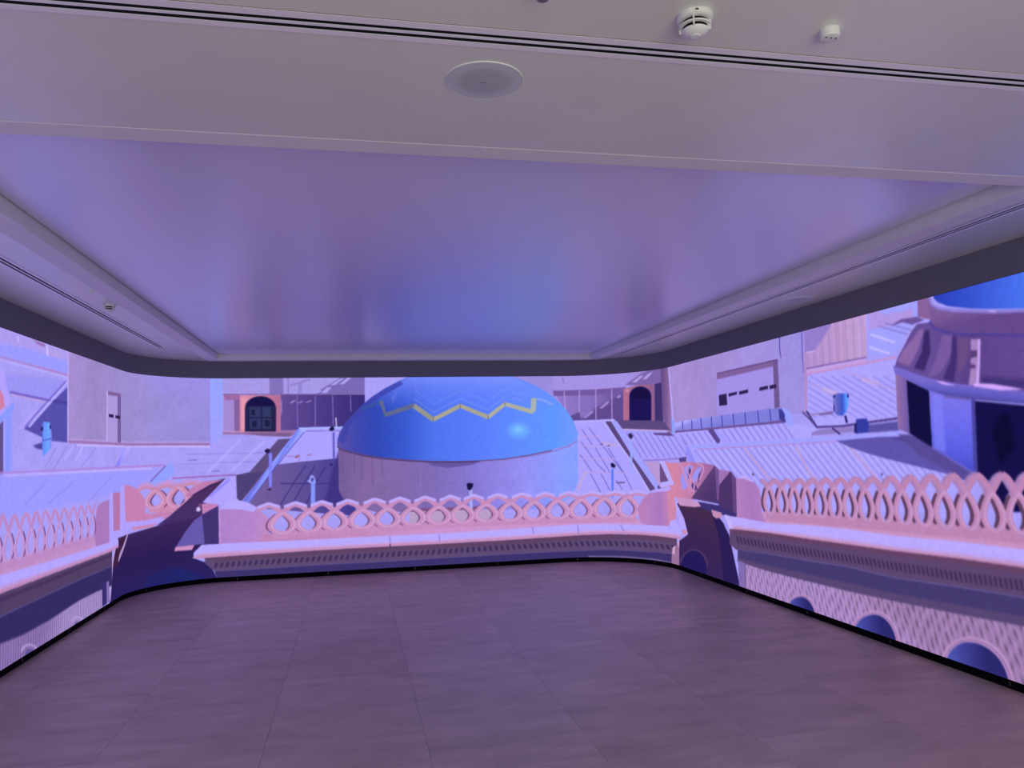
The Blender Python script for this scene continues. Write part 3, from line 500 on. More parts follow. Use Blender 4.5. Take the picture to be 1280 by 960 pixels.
P;roof;c 112,96,196;2;;6316 1823 6372 1746 6427 1670 6483 1594 6539 1518 6595 1440 6652 1363 6709 1286 6766 1209 6777 1216 6719 1293 6662 1370 6605 1447 6549 1526 6493 1601 6437 1677 6381 1754 6326 1830|6216 1815 6261 1740 6307 1665 6352 1590 6362 1596 6317 1671 6272 1746 6226 1821|6395 1545 6441 1461 6489 1377 6536 1294 6583 1211 6594 1217 6547 1300 6499 1383 6452 1467 6405 1551|6199 1638 6257 1553 6315 1469 6373 1385 6431 1301 6479 1256 6528 1211 6537 1220 6489 1264 6440 1308 6383 1392 6325 1476 6267 1560 6209 1645|6182 1461 6234 1379 6287 1297 6339 1215 6349 1222 6297 1304 6245 1386 6192 1468|6316 1194 6364 1098 6412 1002 6460 907 6471 913 6423 1008 6375 1104 6327 1200|6459 1192 6504 1103 6550 1015 6595 928 6606 934 6561 1021 6515 1109 6470 1197|6573 1540 6626 1451 6680 1363 6734 1275 6788 1188 6825 1116 6861 1044 6898 973 6910 978 6873 1050 6836 1121 6800 1194 6745 1281 6691 1369 6637 1457 6584 1546|6670 1101 6713 1036 6757 971 6767 978 6724 1043 6680 1108
P;roof;c 178,148,220;4;;6157 1580 6246 1576 6334 1571 6423 1567 6512 1562 6601 1558 6602 1571 6512 1576 6423 1580 6335 1585 6247 1589 6158 1594|6145 1216 6249 1211 6353 1205 6457 1200 6562 1196 6668 1191 6777 1187 6889 1184 6890 1197 6778 1200 6669 1204 6563 1209 6458 1214 6354 1219 6250 1224 6146 1230|6152 1404 6258 1399 6363 1394 6470 1390 6577 1385 6686 1381 6687 1394 6578 1398 6470 1403 6364 1407 6258 1412 6152 1417|6162 1702 6272 1699 6383 1696 6494 1693 6495 1706 6383 1709 6273 1713 6162 1716
P;roof;c 110,84,150;3;;6446 1591 6514 1616 6513 1589|6545 1566 6614 1597 6602 1565|6674 1077 6737 1080 6801 1083 6801 1061 6736 1058 6673 1056
P;roof;c 186,156,206;9;;6488 1610 6588 1585 6690 1560 6697 1586 6595 1610 6495 1635|6150 976 6189 1055 6228 1135 6268 1215 6244 1226 6205 1146 6165 1067 6126 987
P;roof;c 86,64,122;1;;6552 1907 6626 1916 6675 1833 6724 1751 6773 1669 6822 1588 6873 1507 6924 1427 6980 1353 7038 1280 7097 1207 7157 1135 7220 1064 7285 994 7184 959 7121 1042 7059 1125 6999 1209 6940 1294 6883 1380 6826 1466 6770 1553 6715 1641 6660 1730 6606 1818
P;roof;c 152,152,255;1;;6627 1932 6685 1936 6737 1853 6791 1771 6845 1689 6899 1608 6955 1527 7012 1448 7076 1368 7143 1290 7212 1213 7283 1137 7358 1062 7437 988 7327 969 7254 1046 7184 1125 7116 1204 7051 1285 6987 1366 6925 1449 6874 1528 6823 1608 6773 1689 6724 1769 6675 1851
P;roof;c 176,168,255;3;;6526 1885 6579 1806 6633 1726 6687 1647 6741 1568 6797 1490 6853 1412 6910 1335 6960 1255 7011 1176 7064 1098 7117 1020 7172 943 7196 955 7140 1031 7086 1109 7033 1188 6981 1267 6931 1347 6873 1424 6817 1502 6761 1580 6706 1659 6652 1738 6598 1818 6544 1898
P;roof;c 172,162,255;2;;6113 1907 6217 1908 6321 1908 6424 1909 6506 1910 6589 1910 6673 1911 6672 1939 6589 1939 6506 1938 6424 1937 6320 1937 6217 1937 6113 1936
P;roof;c 176,140,206;3;;7124 1350 7247 1350 7381 1350 7381 1260 7380 1170 7380 1079 7467 1061 7562 1044 7558 993 7471 994 7390 997 7319 1083 7252 1171 7187 1260
P;roof;c 106,70,130;1;;7387 1319 7411 1319 7460 1247 7512 1176 7567 1105 7469 1092 7380 1079 7382 1159 7385 1239
P;roof;c 176,160,250;1;;7381 1355 7496 1356 7543 1280 7593 1205 7646 1132 7703 1059 7678 1028 7524 1022 7391 1018 7380 1079 7469 1084 7566 1090 7501 1177 7440 1265
P;roof;c 64,52,120;1;;7332 1047 7391 1007 7329 995
P;roof;c 60,48,128;15;;2802 1226 2927 1637 2922 1056 3003 929 2729 858
P;drum;g 2914 1326 6146 1223 0,112,84,148 0.12,126,96,158 0.35,122,98,172 0.55,128,112,206 0.75,140,134,234 0.93,130,150,252 1,124,150,255;0;mottle;2912 1679 3090 1633 3713 1553 4352 1515 5230 1534 5333 1553 5436 1573 5539 1592 5643 1611 5747 1631 5852 1650 5957 1670 6060 1689 6162 1709 6159 1609 6157 1510 6155 1410 6152 1311 6150 1212 6148 1113 6132 1059 6116 1004 6070 940 6023 875 5939 827 5854 780 5770 732 3391 789 3084 885 2962 993 2917 1098
P;drum;c 104,72,130,0.45;8;;2957 1594 2964 1179 2984 1178 2977 1594|3203 1536 3199 1212 3220 1212 3223 1535|3337 1511 3343 1144 3364 1144 3357 1511|3461 1486 3469 1245 3489 1245 3482 1486|3110 1559 3108 1319 3129 1319 3131 1559
P;drum;c 132,114,196,0.6;5;;4528 1413 4515 784 4526 784 4539 1413|3970 1429 3971 807 3981 806 3981 1429
P;drum;c 96,78,156;10;;4029 1438 4785 1417 4674 1366 4348 1333 4134 1372
P;drum;c 84,58,110;2;;5792 1540 5451 1478 5115 1438 4784 1423 4458 1422 4136 1434 3818 1459 3504 1495 3246 1538 3062 1590 2942 1634 2910 1674 2893 1660 2931 1614 3056 1568 3242 1516 3501 1472 3816 1436 4135 1411 4458 1398 4785 1399 5117 1415 5455 1454 5797 1516
P;drum;c 136,116,204;5;;6149 1661 6096 1630 6043 1598 5960 1575 5876 1551 5792 1528 5451 1466 5115 1426 4784 1411 4785 1390 5117 1405 5454 1444 5797 1506 5882 1530 5967 1554 6050 1577 6105 1610 6160 1642
P;drum;c 124,72,126;4;;3829 813 4771 806 4770 763 3828 771
P;drum;c 176,148,190;5;;3828 771 4989 765 4982 508 3824 541
P;dome;g 2929 1950 6168 1886 0,84,76,164 0.07,60,68,170 0.14,44,68,178 0.26,52,84,204 0.38,72,110,234 0.55,82,118,246 0.75,88,134,252 0.9,88,144,255 1,106,148,250;1.5;;2902 1742 2933 1846 3011 1970 3105 2073 3219 2193 3356 2302 3514 2407 3695 2502 3887 2587 4374 2681 4814 2690 5202 2578 5426 2499 5616 2414 5785 2306 5857 2244 5930 2181 5990 2111 6050 2040 6087 1969 6124 1899 6144 1831 6164 1764 6155 1676 6101 1644 6047 1612 5964 1588 5880 1565 5795 1541 5453 1479 5117 1439 4785 1424 4458 1423 4136 1435 3817 1461 3503 1496 3244 1540 3059 1592 2937 1637 2901 1679
P;dome;g 4481 2550 4472 2115 0,122,140,250,0.75 0.5,106,128,250,0.4 1,90,120,250,0;10;;3251 2208 3408 2323 3727 2512 3887 2587 5202 2578 5706 2340 5780 2284 5855 2227 5930 2170 5831 2156 5732 2141 5634 2127 5536 2113 5439 2098 5341 2084 5245 2070 3721 2095
P;dome;c 58,62,166,0.8;8;;2902 1742 3011 1970 3356 2302 3727 2512 3768 2469 3408 2259 3073 1948 2988 1677
P;dome;c 100,172,255,0.85;50;;5474 1813 5465 1781 5441 1753 5405 1732 5361 1720 5313 1718 5267 1727 5227 1746 5198 1772 5184 1803 5185 1835 5201 1866 5231 1891 5272 1908 5318 1915 5366 1911 5410 1897 5445 1874 5467 1845 5474 1813
P;dome;c 120,190,255,0.7;25;;5384 1826 5381 1812 5372 1799 5358 1790 5341 1784 5322 1783 5304 1787 5289 1796 5278 1807 5272 1821 5273 1835 5279 1849 5291 1860 5306 1868 5324 1871 5343 1869 5360 1863 5373 1853 5381 1840 5384 1826
P;dome;c 132,146,226,0.38;5;;3608 2300 3628 2224 3648 2229 3628 2305|3898 2266 4163 2072 4530 2252 4911 2092 5156 2272 5143 2289 4911 2114 4529 2274 4163 2093 3910 2283|5247 2249 5419 2202 5442 2291 5420 2294 5416 2224 5253 2270
P;dome;c 98,118,246,0.35;5;;3629 2337 3650 2266 3670 2272 3650 2343|3905 2319 4167 2125 4531 2307 4909 2147 5151 2327 5138 2344 4908 2168 4531 2328 4168 2147 3917 2337|5248 2293 5420 2246 5432 2326 5409 2326 5417 2268 5254 2314
P;dome;c 132,146,226,0.28;5;;3651 2374 3671 2308 3692 2314 3671 2380|3912 2373 4172 2179 4532 2361 4906 2201 5147 2382 5133 2399 4906 2223 4532 2383 4172 2201 3924 2390|5249 2337 5421 2290 5422 2361 5399 2357 5419 2312 5255 2358
P;dome;c 98,118,246,0.35;5;;3673 2411 3693 2350 3713 2357 3693 2418|3919 2427 4177 2233 4533 2415 4904 2256 5142 2437 5128 2454 4903 2278 4533 2437 4177 2255 3931 2444|5250 2381 5421 2335 5410 2397 5390 2388 5421 2357 5257 2402
P;dome;c 52,78,158;6;;3226 2119 3352 2165 3457 2206 3441 2248 3336 2207 3211 2161
P;dome;c 92,100,136;3;;3442 2238 3526 2031 3911 2149 3894 2206 3535 2090 3498 2257
P;dome;c 142,142,136;3;;3883 2152 4142 1960 4181 2011 3921 2204
P;dome;c 160,158,138;3;;4174 1960 4528 2136 4897 1978 4921 2032 4527 2195 4149 2012
P;dome;c 166,166,148;3;;4926 1982 5149 2153 5529 2038 5547 2093 5144 2210 4892 2027
P;dome;c 160,170,170;3;;5574 2062 5597 2255 5524 2262 5502 2069
P;dome;c 118,152,238;5;;5595 2229 5706 2200 5817 2144 5835 2178 5721 2235 5605 2265
P;dome;c 112,104,120;1;;3886 2198 3896 2155 3908 2158 3898 2201|4156 2024 4152 1959 4164 1958 4168 2023|4526 2201 4524 2136 4536 2136 4538 2201|4898 2031 4908 1976 4920 1978 4910 2033|5141 2204 5140 2160 5152 2159 5154 2203
P;lamp_post_a;c 122,122,238;1;;2045 1598 2084 1597 2080 1159 2045 1160
P;lamp_post_a;c 34,24,70;2;;1986 1625 2025 1655 2060 1639 2050 1598 2015 1594|2015 1126 2045 1140 2074 1144 2064 1119
P;lamp_post_b;c 124,140,246;1;;2565 1213 2620 1211 2617 894 2564 896
P;lamp_post_b;c 140,150,236;3;;2520 1225 2550 1245 2560 1296 2601 1289 2620 1242 2630 1190 2550 1193
P;lamp_post_b;c 60,52,130;3;;2570 1254 2600 1264 2590 1212 2570 1213
P;lamp_post_c;c 94,84,190;1;;2842 1848 2867 1847 2871 1493 2842 1494
P;lamp_post_c;c 26,20,66;2;;2796 1880 2822 1916 2857 1920 2867 1878 2826 1858|2793 1423 2844 1442 2823 1411
P;lamp_post_c;c 210,196,240;1;;2879 2035 2884 1972 2886 1909 2899 1909 2897 1972 2892 2036
P;lamp_post_d;c 160,160,236;1;;4627 1035 4670 1034 4667 735 4628 737
P;lamp_post_d;c 24,18,60;2;;4593 1111 4625 1126 4685 1114 4679 1076 4645 1024 4607 1036
P;lamp_post_e;c 82,116,236;1;;6613 1258 6645 1257 6641 1159 6637 1061 6633 964 6629 866 6601 866 6604 964 6607 1062 6610 1160
P;lamp_post_e;c 28,22,70;2;;6604 1329 6639 1339 6677 1301 6659 1268 6614 1280
P;lamp_post_f;c 146,158,252;1;;6900 1655 6938 1654 6934 1563 6930 1473 6926 1382 6922 1292 6918 1201 6890 1201 6892 1292 6894 1382 6896 1473 6898 1564
P;lamp_post_f;c 48,32,84;2;;6876 1721 6913 1741 6954 1697 6922 1654 6892 1677
P;recess_left;g 732 733 742 -23 0,58,34,90 0.4,44,26,84 1,40,30,96;2;;-136 717 66 713 211 715 355 723 478 733 587 746 689 760 785 775 840 833 893 892 946 952 999 1012 1050 1073 1121 1118 1192 1164 1262 1210 1332 1257 1395 1267 1457 1278 1521 1290 1464 1216 1408 1143 1352 1071 1296 1000 1302 911 1308 823 1314 735 1320 647 1325 559 1331 472 1337 384 1269 367 1201 350 1132 334 1201 301 1270 269 1338 236 1376 158 1413 79 1451 1 1369 -6 1287 -11 1206 -16 1124 -20 1040 -22 951 -42 860 -61 765 -78 666 -93 560 -106 445 -115 314 -120 155 -119 -83 -101 -348 -77 -364 216 -296 498
P;recess_left;c 34,32,102;6;;519 -166 517 -90 516 -13 515 63 534 125 591 175 676 211 729 221 780 232 838 233 894 235 951 227 1008 220 1062 204 1115 188 1161 164 1207 140 1278 80 1324 13 1340 -58 1340 -139 1341 -220 1341 -302 1257 -292 1172 -281 1087 -269 1000 -255 912 -240 820 -224 726 -207 626 -188
P;recess_left;c 30,36,104;20;;786 -218 785 -140 784 -61 783 17 792 71 820 119 863 155 917 178 978 186 1041 178 1101 154 1153 117 1194 69 1219 13 1228 -46 1229 -127 1229 -208 1230 -288 1144 -277 1058 -264 970 -250 879 -235
P;balustrade_left_return;c 192,114,172;1.5;;90 1280 248 1263 388 1219 444 1165 496 1110 513 1063 529 1015 512 932 620 904 701 916 779 928 855 941 935 954 1012 968 948 924 882 881 815 839 717 829 613 820 502 812 401 816 287 821 150 829 141 904 131 979 121 1055 111 1130 101 1205
L;balustrade_left_return;return;666 1260 1184 985|961 1269 1215 981
P;balustrade_left_return;c 188,112,168;1.5;;1040 1093 1078 1140 1116 1187 1187 1223 1257 1260 1335 1265 1413 1270 1492 1275 1412 1246 1332 1217 1273 1183 1214 1149 1154 1116 1088 1071
P;recess_left;g 784 823 1455 1222 0,66,42,104 1,74,40,92;3;;1492 1270 1445 1215 1398 1161 1352 1106 1296 1044 1240 983 1240 919 1241 854 1161 825 1081 797 987 788 892 779 793 772 689 765 774 814 856 864 920 914 983 965 1046 1017 1107 1070 1185 1109 1261 1148 1338 1189 1415 1229
P;balustrade_left_return;c 170,148,246;2;;149 860 286 852 400 845 501 840 605 849 702 859 794 870 742 827 688 784 610 780 527 776 438 772 362 771 278 771 133 733 -21 775 74 816
P;balustrade_left_return;c 192,122,176;3;;277 785 397 785 502 787 598 790 688 794 633 752 536 750 429 749 310 750
P;balustrade_left_return;c 176,104,164;1;;-307 1211 -44 1202 -21 784 -256 794
P;balustrade_left_return;c 166,150,250;1;;-432 1209 -307 1215 -270 800 -21 788 -32 1267 90 1289 101 1214 111 1139 121 1064 131 988 141 913 150 838 277 789 219 750 154 713 -76 702 -220 658 -402 662
P;recess_left;c 62,28,66;3;;-106 706 41 703 155 704 129 647 102 591 73 536 -19 470 -119 406 -262 392
P;recess_left;c 178,148,208;2;;-141 711 -254 562 -358 458 -371 301 -373 77 -328 68 -282 285 -257 440 -203 552 -101 704
P;recess_left;c 172,134,186;3;;188 720 143 663 93 608 41 570 -20 535 -77 453 -48 446 9 481 60 516 101 555 139 595 179 654 216 712
P;stone_wall_left;g -2056 270 -1769 40 0,128,100,164 1,150,124,186;5;ribs;-3654 304 -2962 272 -2540 240 -2019 243 -1274 273 -859 276 -607 265 -569 48 -2946 18 -3634 14
P;cornice_left;c 80,58,98;5;;-3678 670 -2986 642 -2565 637 -2042 626 -1294 625 -780 619 -303 617 -293 439 -770 443 -1284 453 -2031 451 -2553 451 -2974 451 -3667 497
P;cornice_left;c 50,40,96;10;;-3667 497 -2974 451 -2553 451 -2031 451 -1284 453 -770 443 -293 439 -281 227 -759 251 -1273 259 -2018 229 -2539 228 -2961 254 -3652 283
P;cornice_left;c 68,44,92;10;;-3675 618 -2982 585 -2562 581 -2039 574 -1291 573 -777 566 -300 564 -298 537 -775 540 -1290 548 -2037 547 -2560 553 -2981 556 -3673 592
P;cornice_left;c 124,102,176;0;;-608 289 -396 296 -342 71 -583 67
P;cornice_left;c 58,42,112;4;;-619 299 -477 301 -451 67 -596 70
P;stone_wall_left;c 172,140,206;6;;-2557 97 -2552 110 -2537 118 -2512 123 -2480 122 -2441 117 -2401 106 -2362 93 -2328 76 -2300 57 -2268 61 -2301 82 -2345 104 -2395 121 -2447 134 -2495 141 -2537 141 -2569 136 -2590 124 -2596 109|-1448 95 -1437 105 -1417 111 -1390 113 -1357 110 -1322 104 -1286 94 -1254 82 -1227 68 -1207 51 -1156 50 -1181 70 -1220 90 -1268 108 -1320 123 -1371 132 -1419 135 -1458 132 -1486 124 -1500 112
P;stone_wall_left;c 92,76,146;10;;-2325 28 -2330 17 -2344 10 -2367 7 -2396 9 -2427 16 -2457 27 -2483 40 -2502 55 -2513 69 -2514 81 -2505 90 -2487 95 -2461 96 -2432 91 -2400 83 -2371 71 -2347 57 -2331 42 -2325 28|-1237 22 -1242 14 -1255 8 -1276 6 -1302 8 -1331 13 -1358 22 -1382 32 -1400 43 -1410 54 -1410 64 -1402 71 -1385 75 -1362 76 -1334 72 -1306 65 -1279 56 -1257 45 -1243 33 -1237 22
P;balustrade_left;c 186,130,192;3;;-3692 874 -3000 851 -2724 825 -2089 819 -840 800 -854 1048 -807 1108 -681 1132 -429 1142 -389 678 -2083 725 -2992 735 -3684 752
P;balustrade_left;c 164,108,182;2;;-862 969 -807 1100 -655 1131 -429 1142 -404 696 -834 705 -889 798
L;balustrade_left;left;-3403 1224 1056 847|-3236 1211 1049 846|-3059 1197 1041 844|-2870 1170 1051 849|-2665 1166 1049 837|-2455 1169 1041 838|-2257 1160 1045 838|-2050 1152 1043 837|-1838 1143 1038 839|-1613 1138 1033 838|-1394 1137 1033 832|-1184 1134 1031 828|-974 1128 1029 829
P;cornice_left;c 170,154,250;3;;-3684 762 -2993 752 -2083 725 -1299 708 -390 694 -76 694 -71 606 -385 593 -1293 603 -2076 611 -2985 619 -3677 650
P;cornice_left;c 184,140,212;8;;-3680 692 -2988 669 -2079 655 -1295 643 -387 632 -73 639 -72 620 -386 610 -1294 619 -2078 630 -2986 640 -3678 668
P;cornice_left;c 188,122,176;5;;-3678 672 -2986 645 -2078 634 -1294 624 -386 614 -72 624 -71 606 -385 593 -1293 603 -2076 611 -2985 619 -3677 650
P;recess_left;c 98,82,168;3;;929 472 971 535 1013 599 1054 663 1105 727 1157 791 1204 822 1250 854 1258 762 1265 670 1273 578 1281 487 1234 486 1187 485 1103 480 1017 476
P;recess_left;c 64,46,112;2;;1241 884 1306 906 1371 929 1437 952 1439 854 1442 757 1444 659 1446 562 1449 465 1365 470 1281 477 1274 546 1267 616 1261 685 1254 751 1247 818
P;recess_left;c 198,130,186;2;;929 482 1007 483 1084 485 1159 488 1131 427 1062 429 992 432 920 435
P;balustrade_centre;c 190,114,176;1.5;;1240 983 1324 995 1409 1007 1493 1020 1437 952 1375 919 1312 886 1250 854 1245 918
P;balustrade_centre;c 168,152,250;1.5;;1249 1002 1301 1057 1354 1112 1406 1168 1458 1224 1511 1280 1578 1295 1646 1311 1656 1043 1695 981 1613 985 1532 988 1465 961 1393 974 1321 988
P;balustrade_centre;c 136,130,244;6;;1343 1055 1401 1108 1460 1160 1519 1213 1578 1266 1559 1289 1500 1236 1441 1183 1382 1131 1324 1079
P;balustrade_centre;c 206,186,236;5;;1179 937 1207 955 1231 919 1213 891 1180 898
P;recess_left;c 122,66,124;4;;1202 985 1231 993 1231 944 1212 945
P;balustrade_centre;g 1448 723 2035 695 0,170,118,198 0.7,176,122,198 1,186,124,186;1;;1442 912 1520 918 1599 925 1869 884 1957 850 2035 766 2074 673 2054 604 2006 526 1938 459 1855 460 1773 461 1692 461 1610 462 1529 463 1449 465 1447 554 1446 643 1445 733 1443 822
P;balustrade_centre;c 174,156,252;1.5;;1447 907 1489 952 1531 998 1599 1005 1666 1013 1792 978 1898 913 1860 854 1695 896 1612 900 1529 903
P;balustrade_centre;c 200,146,210;3;;1441 902 1442 816 1444 731 1445 645 1446 560 1448 475 1459 474 1458 559 1456 645 1455 730 1454 816 1452 902
P;balustrade_centre;g 3700 620 3719 463 0,188,120,176 1,196,134,196;2;;1938 459 1986 567 2201 577 2858 576 3533 596 4206 597 4842 600 5506 603 5615 603 5724 604 5834 604 5943 605 6051 607 6158 609 6266 608 6374 607 6483 608 6592 609 6703 612 6817 615 6912 594 7009 573 7043 501 6933 497 6828 494 6725 492 6625 491 6526 491 6429 491 6346 490 6264 490 6182 490 6099 491 5995 487 5889 485 5782 483 5675 481 5569 479 5464 476 5359 474 5254 472 5150 470 5046 468 4943 466 4840 464 4737 462 4635 460 4533 458 4432 456 4331 454 2677 463
L;balustrade_centre;centre;2207 941 829 587|2538 943 828 593|2860 946 828 599|3206 948 828 605|3536 949 828 610|3866 950 828 613|4205 950 829 615|4527 949 831 616|4848 948 833 616|5184 945 835 614|5513 942 838 611|5847 939 842 608|6172 937 848 606|6497 940 860 612|6834 948 878 626
P;balustrade_centre;g 7090 682 7536 706 0,178,114,182 0.6,166,108,184 1,186,116,178;1.5;;6978 721 7019 786 7060 851 7121 895 7183 938 7254 956 7328 974 7421 982 7522 991 7524 893 7525 795 7527 697 7529 600 7530 503 7411 503 7302 506 7201 510 7121 516 7044 522 6997 594 6988 657
P;balustrade_centre;c 202,120,162;2;;7505 991 7617 1020 7747 1051 7750 961 7752 871 7733 792 7714 714 7696 635 7678 556 7532 533 7527 624 7521 715 7516 807 7510 899
P;balustrade_centre;c 176,152,248;2;;7183 933 7299 984 7398 997 7506 1011 7600 1055 7678 1028 7521 971 7420 962 7326 953 7253 943
P;cornice_centre;c 174,158,250;2;;1150 391 1197 435 1243 480 1306 478 1368 477 1430 476 1518 475 1607 476 1696 476 2677 473 3490 474 4332 470 5202 487 5301 489 5400 491 5499 493 5599 495 5699 497 5800 499 5901 501 6001 504 6100 507 6182 507 6265 507 6347 508 6429 510 6521 509 6614 509 6709 510 6805 510 6904 510 7006 512 7112 513 7225 515 7345 519 7463 523 7596 528 7707 528 7837 530 7664 519 7522 512 7564 597 7684 626 7756 557 7833 491 7821 386 7694 382 7584 381 7454 379 7337 379 7217 377 7106 376 7000 377 6898 376 6799 375 6703 376 6609 372 6516 369 6424 367 6342 363 6260 360 6177 357 6095 355 5996 352 5896 350 5795 348 5695 346 5595 345 5495 343 5396 341 5297 339 5198 338 4329 334 3489 335 2676 331 1697 317 1607 315 1519 313 1431 313 1369 312 1307 313 1244 313 1151 323
P;cornice_centre;c 188,148,216;7;;1151 351 1197 367 1244 383 1306 382 1368 381 1430 381 1518 381 1607 382 1697 384 2676 390 3489 393 4330 391 5200 401 5299 402 5398 404 5497 406 5597 408 5697 410 5797 411 5898 413 5998 416 6097 419 6179 420 6262 422 6344 424 6426 427 6518 428 6611 430 6706 432 6802 432 6900 432 7002 434 7108 434 7220 435 7340 438 7458 439 7589 443 7699 444 7828 447 7825 415 7696 411 7587 411 7456 408 7338 407 7219 405 7107 404 7001 404 6899 403 6801 402 6705 403 6610 400 6517 397 6425 395 6343 392 6261 389 6178 387 6096 386 5997 382 5897 380 5796 378 5696 376 5596 375 5496 373 5397 371 5298 369 5199 368 4329 361 3489 362 2676 359 1697 349 1607 347 1518 346 1431 345 1368 345 1306 346 1244 347 1198 341 1151 336
P;cornice_centre;c 192,128,180;4;;1151 339 1198 346 1244 353 1306 352 1368 352 1431 352 1518 352 1607 354 1697 355 2676 365 3489 368 4330 366 5199 374 5298 375 5397 377 5496 379 5596 381 5696 382 5796 384 5897 386 5997 388 6096 392 6179 393 6261 395 6343 398 6425 401 6517 403 6610 405 6705 408 6801 408 6899 408 7001 410 7107 409 7219 410 7339 413 7456 413 7587 417 7697 417 7825 421 7821 386 7694 382 7584 381 7454 379 7337 379 7217 377 7106 376 7000 377 6898 376 6799 375 6703 376 6609 372 6516 369 6424 367 6342 363 6260 360 6177 357 6095 355 5996 352 5896 350 5795 348 5695 346 5595 345 5495 343 5396 341 5297 339 5198 338 4329 334 3489 335 2676 331 1697 317 1607 315 1519 313 1431 313 1369 312 1307 313 1244 313 1151 323
P;cornice_centre;c 120,100,190;2;;3558 470 3567 325 3576 325 3567 471|4209 460 4213 365 4222 365 4219 460|5481 495 5496 408 5506 410 5491 496|6704 497 6758 412 6767 418 6713 502|6117 501 6120 436 6123 370 6133 371 6130 436 6127 501
P;cornice_centre;c 60,34,84;1;;3559 362 3575 361 3574 330 3559 331
P;cornice_centre;c 172,152,250;1.5;;7688 897 7806 924 7888 791 8046 512 7972 466 7857 493 7816 561 7775 630 7735 700 7719 766 7703 831
P;cornice_centre;c 196,126,176;3;;7859 513 8047 521 7995 468 7877 456
P;cornice_centre;c 90,68,112;2;;1282 313 1338 312 1393 312 1468 313 1544 314 1620 315 1697 317 2676 331 3489 335 4329 334 5198 338 5297 339 5396 341 5495 343 5595 345 5695 346 5795 348 5896 350 5996 352 6095 355 6183 357 6271 359 6358 362 6446 365 6535 370 6624 369 6715 370 6807 372 6902 374 7000 377 7106 376 7217 377 7337 379 7445 378 7566 379 7704 383 7696 290 7687 197 7551 185 7432 175 7324 167 7206 163 7095 161 6990 161 6892 159 6798 158 6706 159 6616 160 6527 162 6439 158 6351 155 6263 152 6176 150 6088 149 5989 148 5889 148 5789 149 5689 149 5589 149 5489 150 5390 150 5292 151 5193 151 4325 150 3486 144 2675 148 1697 138 1621 139 1545 140 1469 141 1394 143 1338 197 1282 251
P;cornice_centre;c 92,60,98;5;;1282 313 1338 312 1393 312 1468 313 1544 314 1620 315 1697 317 2676 331 3489 335 4329 334 5198 338 5297 339 5396 341 5495 343 5595 345 5695 346 5795 348 5896 350 5996 352 6095 355 6183 357 6271 359 6358 362 6446 365 6535 370 6624 369 6715 370 6807 372 6902 374 7000 377 7106 376 7217 377 7337 379 7445 378 7566 379 7704 383 7699 327 7561 320 7441 317 7333 316 7214 313 7102 312 6997 312 6899 309 6804 307 6712 307 6622 307 6532 307 6444 303 6356 299 6268 297 6181 295 6093 293 5994 291 5894 289 5793 288 5693 287 5593 286 5493 285 5394 284 5295 283 5197 282 4328 279 3488 277 2676 276 1697 263 1620 262 1544 261 1469 261 1394 262 1338 278 1282 294
